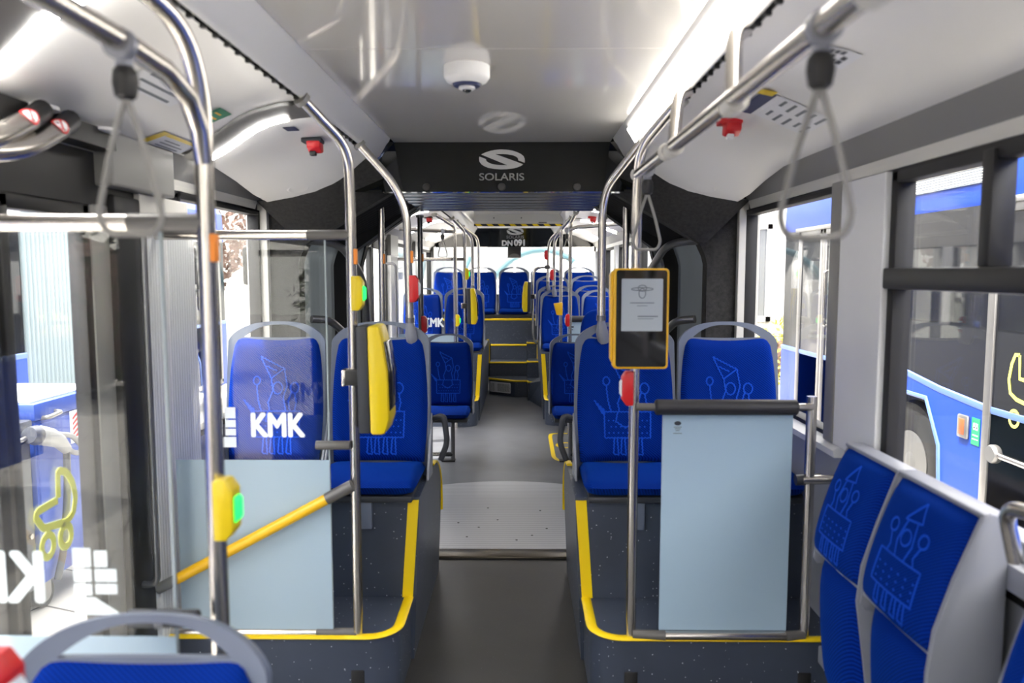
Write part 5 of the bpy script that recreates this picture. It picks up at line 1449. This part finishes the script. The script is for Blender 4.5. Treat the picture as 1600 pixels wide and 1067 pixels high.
sg = MB().box((XC + .010, a.y, b.z), (XC + .016, b.y, a.z)).build('charger_sign', 'sticker_white', smooth=0)
tag(sg, 'white sign with red chevrons on the blue charger', 'sign')
mb = MB(); ym = (a.y + b.y) / 2; hy = (b.y - a.y) * .34; hz = (a.z - b.z)
for k in range(5):
    z = b.z + hz * (.08 + .16 * k)
    for g in (-1, 1): mb.prism([(ym, z + hz * .12), (ym + g * hy, z), (ym + g * hy, z + hz * .07), (ym, z + hz * .20)], 0, XC + .0155, XC + .018)
mb.build('red_chevrons', 'red', sg, smooth=0)
t = thing('charging_plug', 'grey charging plug with loop handle hanging on the blue charger', 'plug', tuple(fc(90, 680, .05)))
P_ = lambda x, y: fc(x, y, .07)
MB().tube([P_(52, 680), P_(62, 680), P_(78, 683), P_(92, 689), P_(104, 702)], [.045, .055, .052, .042, .030], 18).build('connector', 'plug_grey', t)
MB().tube([P_(45, 680), P_(56, 680)], [.044, .056], 18).build('nose', 'charger_dark', t)
MB().tube(fillet([P_(86, 678), P_(112, 680), P_(130, 698), P_(124, 708), P_(112, 706), P_(104, 698)], .04), .016, 12).build('loop_handle', 'plug_grey', t)
MB().tube(fillet([P_(104, 704), P_(106, 760), fc(100, 860, .05), fc(90, 905, .03)], .15), .02, 12).build('cable', 'charger_dark', t)
o = thing('ground_drum', 'round black caster wheel unit standing by the blue charger', 'caster', (-2.45, 5.05, GZ))
MB().lathe([(.0, -.05), (.06, -.05), (.10, -.035), (.10, .035), (.06, .05), (.0, .05)], (-2.5, 5.02, GZ + .10), 0, 28).build('wheel', 'tire', o)
MB().box((-2.57, 4.99, GZ + .06), (-2.43, 5.05, GZ + .27)).build('fork', 'alu_frame', o, bevel=.01)

# buildings and greenery
def building(name, label, x0, x1, y0, y1, h, face, ww, nz, z0=.6, gap=.5, wz=1.5):
    t = thing(name, label, 'building', ((x0 + x1) / 2, (y0 + y1) / 2, GZ))
    MB().box((x0, y0, GZ), (x1, y1, h)).build('wall', 'building_white', t, smooth=0)
    MB().box((x0 - .2, y0 - .2, h), (x1 + .2, y1 + .2, h + .25)).build('roof', 'trim_grey', t, smooth=0)
    a0, a1 = (y0, y1) if face in ('+x', '-x') else (x0, x1)
    fx = {'+x': x1, '-x': x0, '-y': y0}[face]; s = {'+x': 1, '-x': -1, '-y': -1}[face]
    for k in range(nz):
        a = a0 + .4
        while a + ww < a1:
            zz = z0 + k * (wz + 1.0)
            fr = MB(); pn = MB()
            def B(mb, p, q, r, u, d0, d1):
                if face == '-y': mb.box((p, fx + s * d0, r), (q, fx + s * d1, u))
                else: mb.box((fx + s * d0, p, r), (fx + s * d1, q, u))
            for p, q, r, u in ((a, a + .08, zz, zz + wz), (a + ww - .08, a + ww, zz, zz + wz), (a, a + ww, zz, zz + .08), (a, a + ww, zz + wz - .08, zz + wz), (a + ww / 2 - .04, a + ww / 2 + .04, zz, zz + wz)): B(fr, p, q, r, u, -.02, .05)
            B(pn, a + .06, a + ww - .06, zz + .06, zz + wz - .06, -.03, .015)
            f = fr.build('window', 'white_paint', t, smooth=0); g = pn.build('pane', 'building_pane', t, smooth=0); g.parent = f
            a += ww + gap
    return t
building('depot_building', 'white building with paired windows behind the left bus', -22, -13.5, 0, 14.8, 7.5, '+x', 1.9, 3, .9, .9, 1.5)
building('depot_building', 'white building facing the camera beyond the left window', -13, -5.2, 15.5, 24, 7, '-y', 1.3, 3, .95, .35, 1.45)
building('depot_building', 'white building with large grey panes beyond the right bus', 2.2, 11, 12.4, 20, 6, '-y', 1.5, 3, .75, .25, 1.55)
building('depot_building', 'pale building far behind the rear window', -4.5, 1.8, 26, 32, 6, '-y', 2.0, 2, 1.2, 1.0, 1.6)
building('depot_building', 'white building behind the right bus', 12, 20, -20, 12, 7, '-x', 2.0, 3, .8, .8, 1.6)
mb = MB(); mb.box((-12.6, -12, GZ - .1), (-7.6, 12.0, GZ + .012)); tag(mb.build('lawn', 'grass', smooth=0), 'green lawn beyond the left bus', 'grass', kind='stuff')
mb = MB(); mb.box((-13, 12.2, GZ - .1), (-5.5, 15.2, GZ + .012)); tag(mb.build('lawn', 'grass', smooth=0), 'lawn in front of the white building at the left', 'grass', kind='stuff')

def bush(label, c, r, m, n=1500, ls=.07, seed=1):
    rn = random.Random(seed)
    t = thing('bush', label, 'bush', (c[0], c[1], GZ))
    core = MB(); core.sphere((c[0], c[1], GZ + r[2] * .5), 1, 10, (r[0] * .85, r[1] * .85, r[2] * .52)); core.build('branches', 'leaf_brown', t)
    v = []; f = []
    for _ in range(n):
        a = rn.uniform(0, 2 * PI); h = rn.uniform(-.95, 1); rad = math.sqrt(1 - h * h) * rn.uniform(.8, 1.08)
        p = Vector((c[0] + r[0] * rad * math.cos(a), c[1] + r[1] * rad * math.sin(a), GZ + r[2] * .5 + r[2] * .55 * h * rn.uniform(.9, 1.1)))
        d = Vector((rn.uniform(-1, 1), rn.uniform(-1, 1), rn.uniform(-.3, 1))).normalized(); e = d.orthogonal().normalized()
        k = len(v); v += [p, p + d * ls + e * ls * .4, p + d * ls * 2, p + d * ls - e * ls * .4]; f.append((k, k + 1, k + 2, k + 3))
    MB().add(v, f).build('foliage', m, t, smooth=0, weld=False)
    return t
bush('sunlit yellow-green bush outside the left window', (-8.9, 13.6), (1.9, .8, 1.75), 'bush_lime', 3500, .06, 1)
bush('yellow-green bush before the white building beyond the right bus', (5.6, 11.2), (2.2, .7, 1.4), 'bush_lime', 2500, .06, 2)
def tree(label, c, h, r, m, seed):
    rn = random.Random(seed)
    t = thing('tree', label, 'tree', (c[0], c[1], GZ))
    MB().tube([(c[0], c[1], GZ), (c[0] + .1, c[1], GZ + h * .5), (c[0] - .05, c[1] + .1, GZ + h)], [.14, .10, .04], 10).build('trunk', 'leaf_brown', t)
    br = MB()
    for k in range(14):
        a = rn.uniform(0, 2 * PI); z = GZ + h * rn.uniform(.4, .95); L = r * rn.uniform(.5, .95)
        br.tube([(c[0], c[1], z), (c[0] + L * math.cos(a) * .5, c[1] + L * math.sin(a) * .5, z + .3), (c[0] + L * math.cos(a), c[1] + L * math.sin(a), z + .35)], [.05, .03, .012], 6)
    br.build('branches', 'leaf_brown', t)
    v = []; f = []
    for _ in range(2600):
        a = rn.uniform(0, 2 * PI); q = rn.uniform(-1, 1); rad = rn.uniform(.35, 1) ** .5 * math.sqrt(1 - q * q)
        p = Vector((c[0] + r * rad * math.cos(a), c[1] + r * rad * math.sin(a), GZ + h * .72 + q * h * .36))
        d = Vector((rn.uniform(-1, 1), rn.uniform(-1, 1), rn.uniform(-1, 1))).normalized(); e = d.orthogonal().normalized()
        k = len(v); v += [p, p + d * .07 + e * .045, p + d * .14, p + d * .07 - e * .045]; f.append((k, k + 1, k + 2, k + 3))
    MB().add(v, f).build('foliage', m, t, smooth=0, weld=False)
tree('brown-leaved tree before the white building at the left', (-5.6, 13.2), 4.5, 1.35, 'leaf_brown', 4)
t = thing('arched_frame', 'pale blue arched steel frame outside behind the rear window', 'arch', (.2, 17, GZ))
MB().tube([(.55 + 1.5 * math.cos(a), 17, GZ + .3 + 2.15 * math.sin(a)) for a in [PI - k * PI / 24 for k in range(25)]], .07, 10).build('arch_tube', 'arch_blue', t)
MB().tube([(-2.6, 17, GZ), (-2.0, 17, GZ + 2.2), (-1.4, 17, GZ + 1.4), (-1.0, 17, GZ + 2.3)], .06, 8).build('brace', 'arch_blue', t)
for k, (x, r_) in enumerate(((.60, .31), (1.24, .31))):
    o = MB().sphere((x, 15.5, GZ + .9), 1, 14, (r_, .4, 1.3)).build('white_cover', 'building_white', None)
    tag(o, ('left of two white rounded covers outside the rear window', 'right of two white rounded covers outside the rear window')[k], 'cover', 'white covers outside')
# hedge and trees behind the camera side, mirrored in the right bus's windows
mb = MB()
for k in range(3): pass
for k, (x, y) in enumerate(((-7.5, -9), (-3, -13), (3.5, -14))):
    bush(('dark green bush far behind the camera at the left', 'dark green bush straight behind the bus front', 'dark green bush behind the camera at the right')[k], (x, y), (2.2, 1.6, 2.6), 'bush_green', 1200, .12, 10 + k)

# ------------------------------------------------------------------ light
w = bpy.data.worlds.new('sky'); scn.world = w; w.use_nodes = True
t = w.node_tree; bg = t.nodes['Background']
sk = t.nodes.new('ShaderNodeTexSky'); sk.sky_type = 'NISHITA'; sk.sun_disc = False
SUN_EL, SUN_AZ = math.radians(67), math.radians(-112)     # azimuth from +y, clockwise
sk.sun_elevation = SUN_EL; sk.sun_rotation = SUN_AZ; sk.air_density = 1.0; sk.dust_density = 3.0
cm = t.nodes.new('ShaderNodeMix'); cm.data_type = 'RGBA'; cm.inputs[0].default_value = .88
cm.inputs[7].default_value = (2.7, 2.52, 2.28, 1)        # thin bright haze over the blue
t.links.new(sk.outputs[0], cm.inputs[6]); t.links.new(cm.outputs[2], bg.inputs['Color']); bg.inputs['Strength'].default_value = 1.0
l = bpy.data.lights.new('sun', 'SUN'); l.energy = 4.6; l.angle = .009; l.color = (1, .95, .87)
so = bpy.data.objects.new('sun', l); C.objects.link(so)
sd = Vector((math.sin(SUN_AZ) * math.cos(SUN_EL), math.cos(SUN_AZ) * math.cos(SUN_EL), math.sin(SUN_EL)))
so.rotation_euler = sd.to_track_quat('Z', 'Y').to_euler(); so.location = (0, 0, 20)

# ------------------------------------------------------------------ camera and output
cd = bpy.data.cameras.new('camera'); co = bpy.data.objects.new('camera', cd); C.objects.link(co)
cd.sensor_width = 36; cd.lens = F / 1600 * 36; cd.clip_start = .02; cd.clip_end = 300
co.location = CAM; co.rotation_euler = (PI / 2 - PITCH, 0, YAW)
cd.dof.use_dof = True; cd.dof.focus_distance = 5.0; cd.dof.aperture_fstop = 2.6
scn.camera = co
scn.view_settings.view_transform = 'Standard'; scn.view_settings.look = 'None'; scn.view_settings.gamma = 1.0
scn.view_settings.use_curve_mapping = False
scn.view_settings.exposure = 2.0
scn.cycles.transparent_max_bounces = 24
scn.cycles.max_bounces = 14; scn.cycles.diffuse_bounces = 6; scn.cycles.glossy_bounces = 5
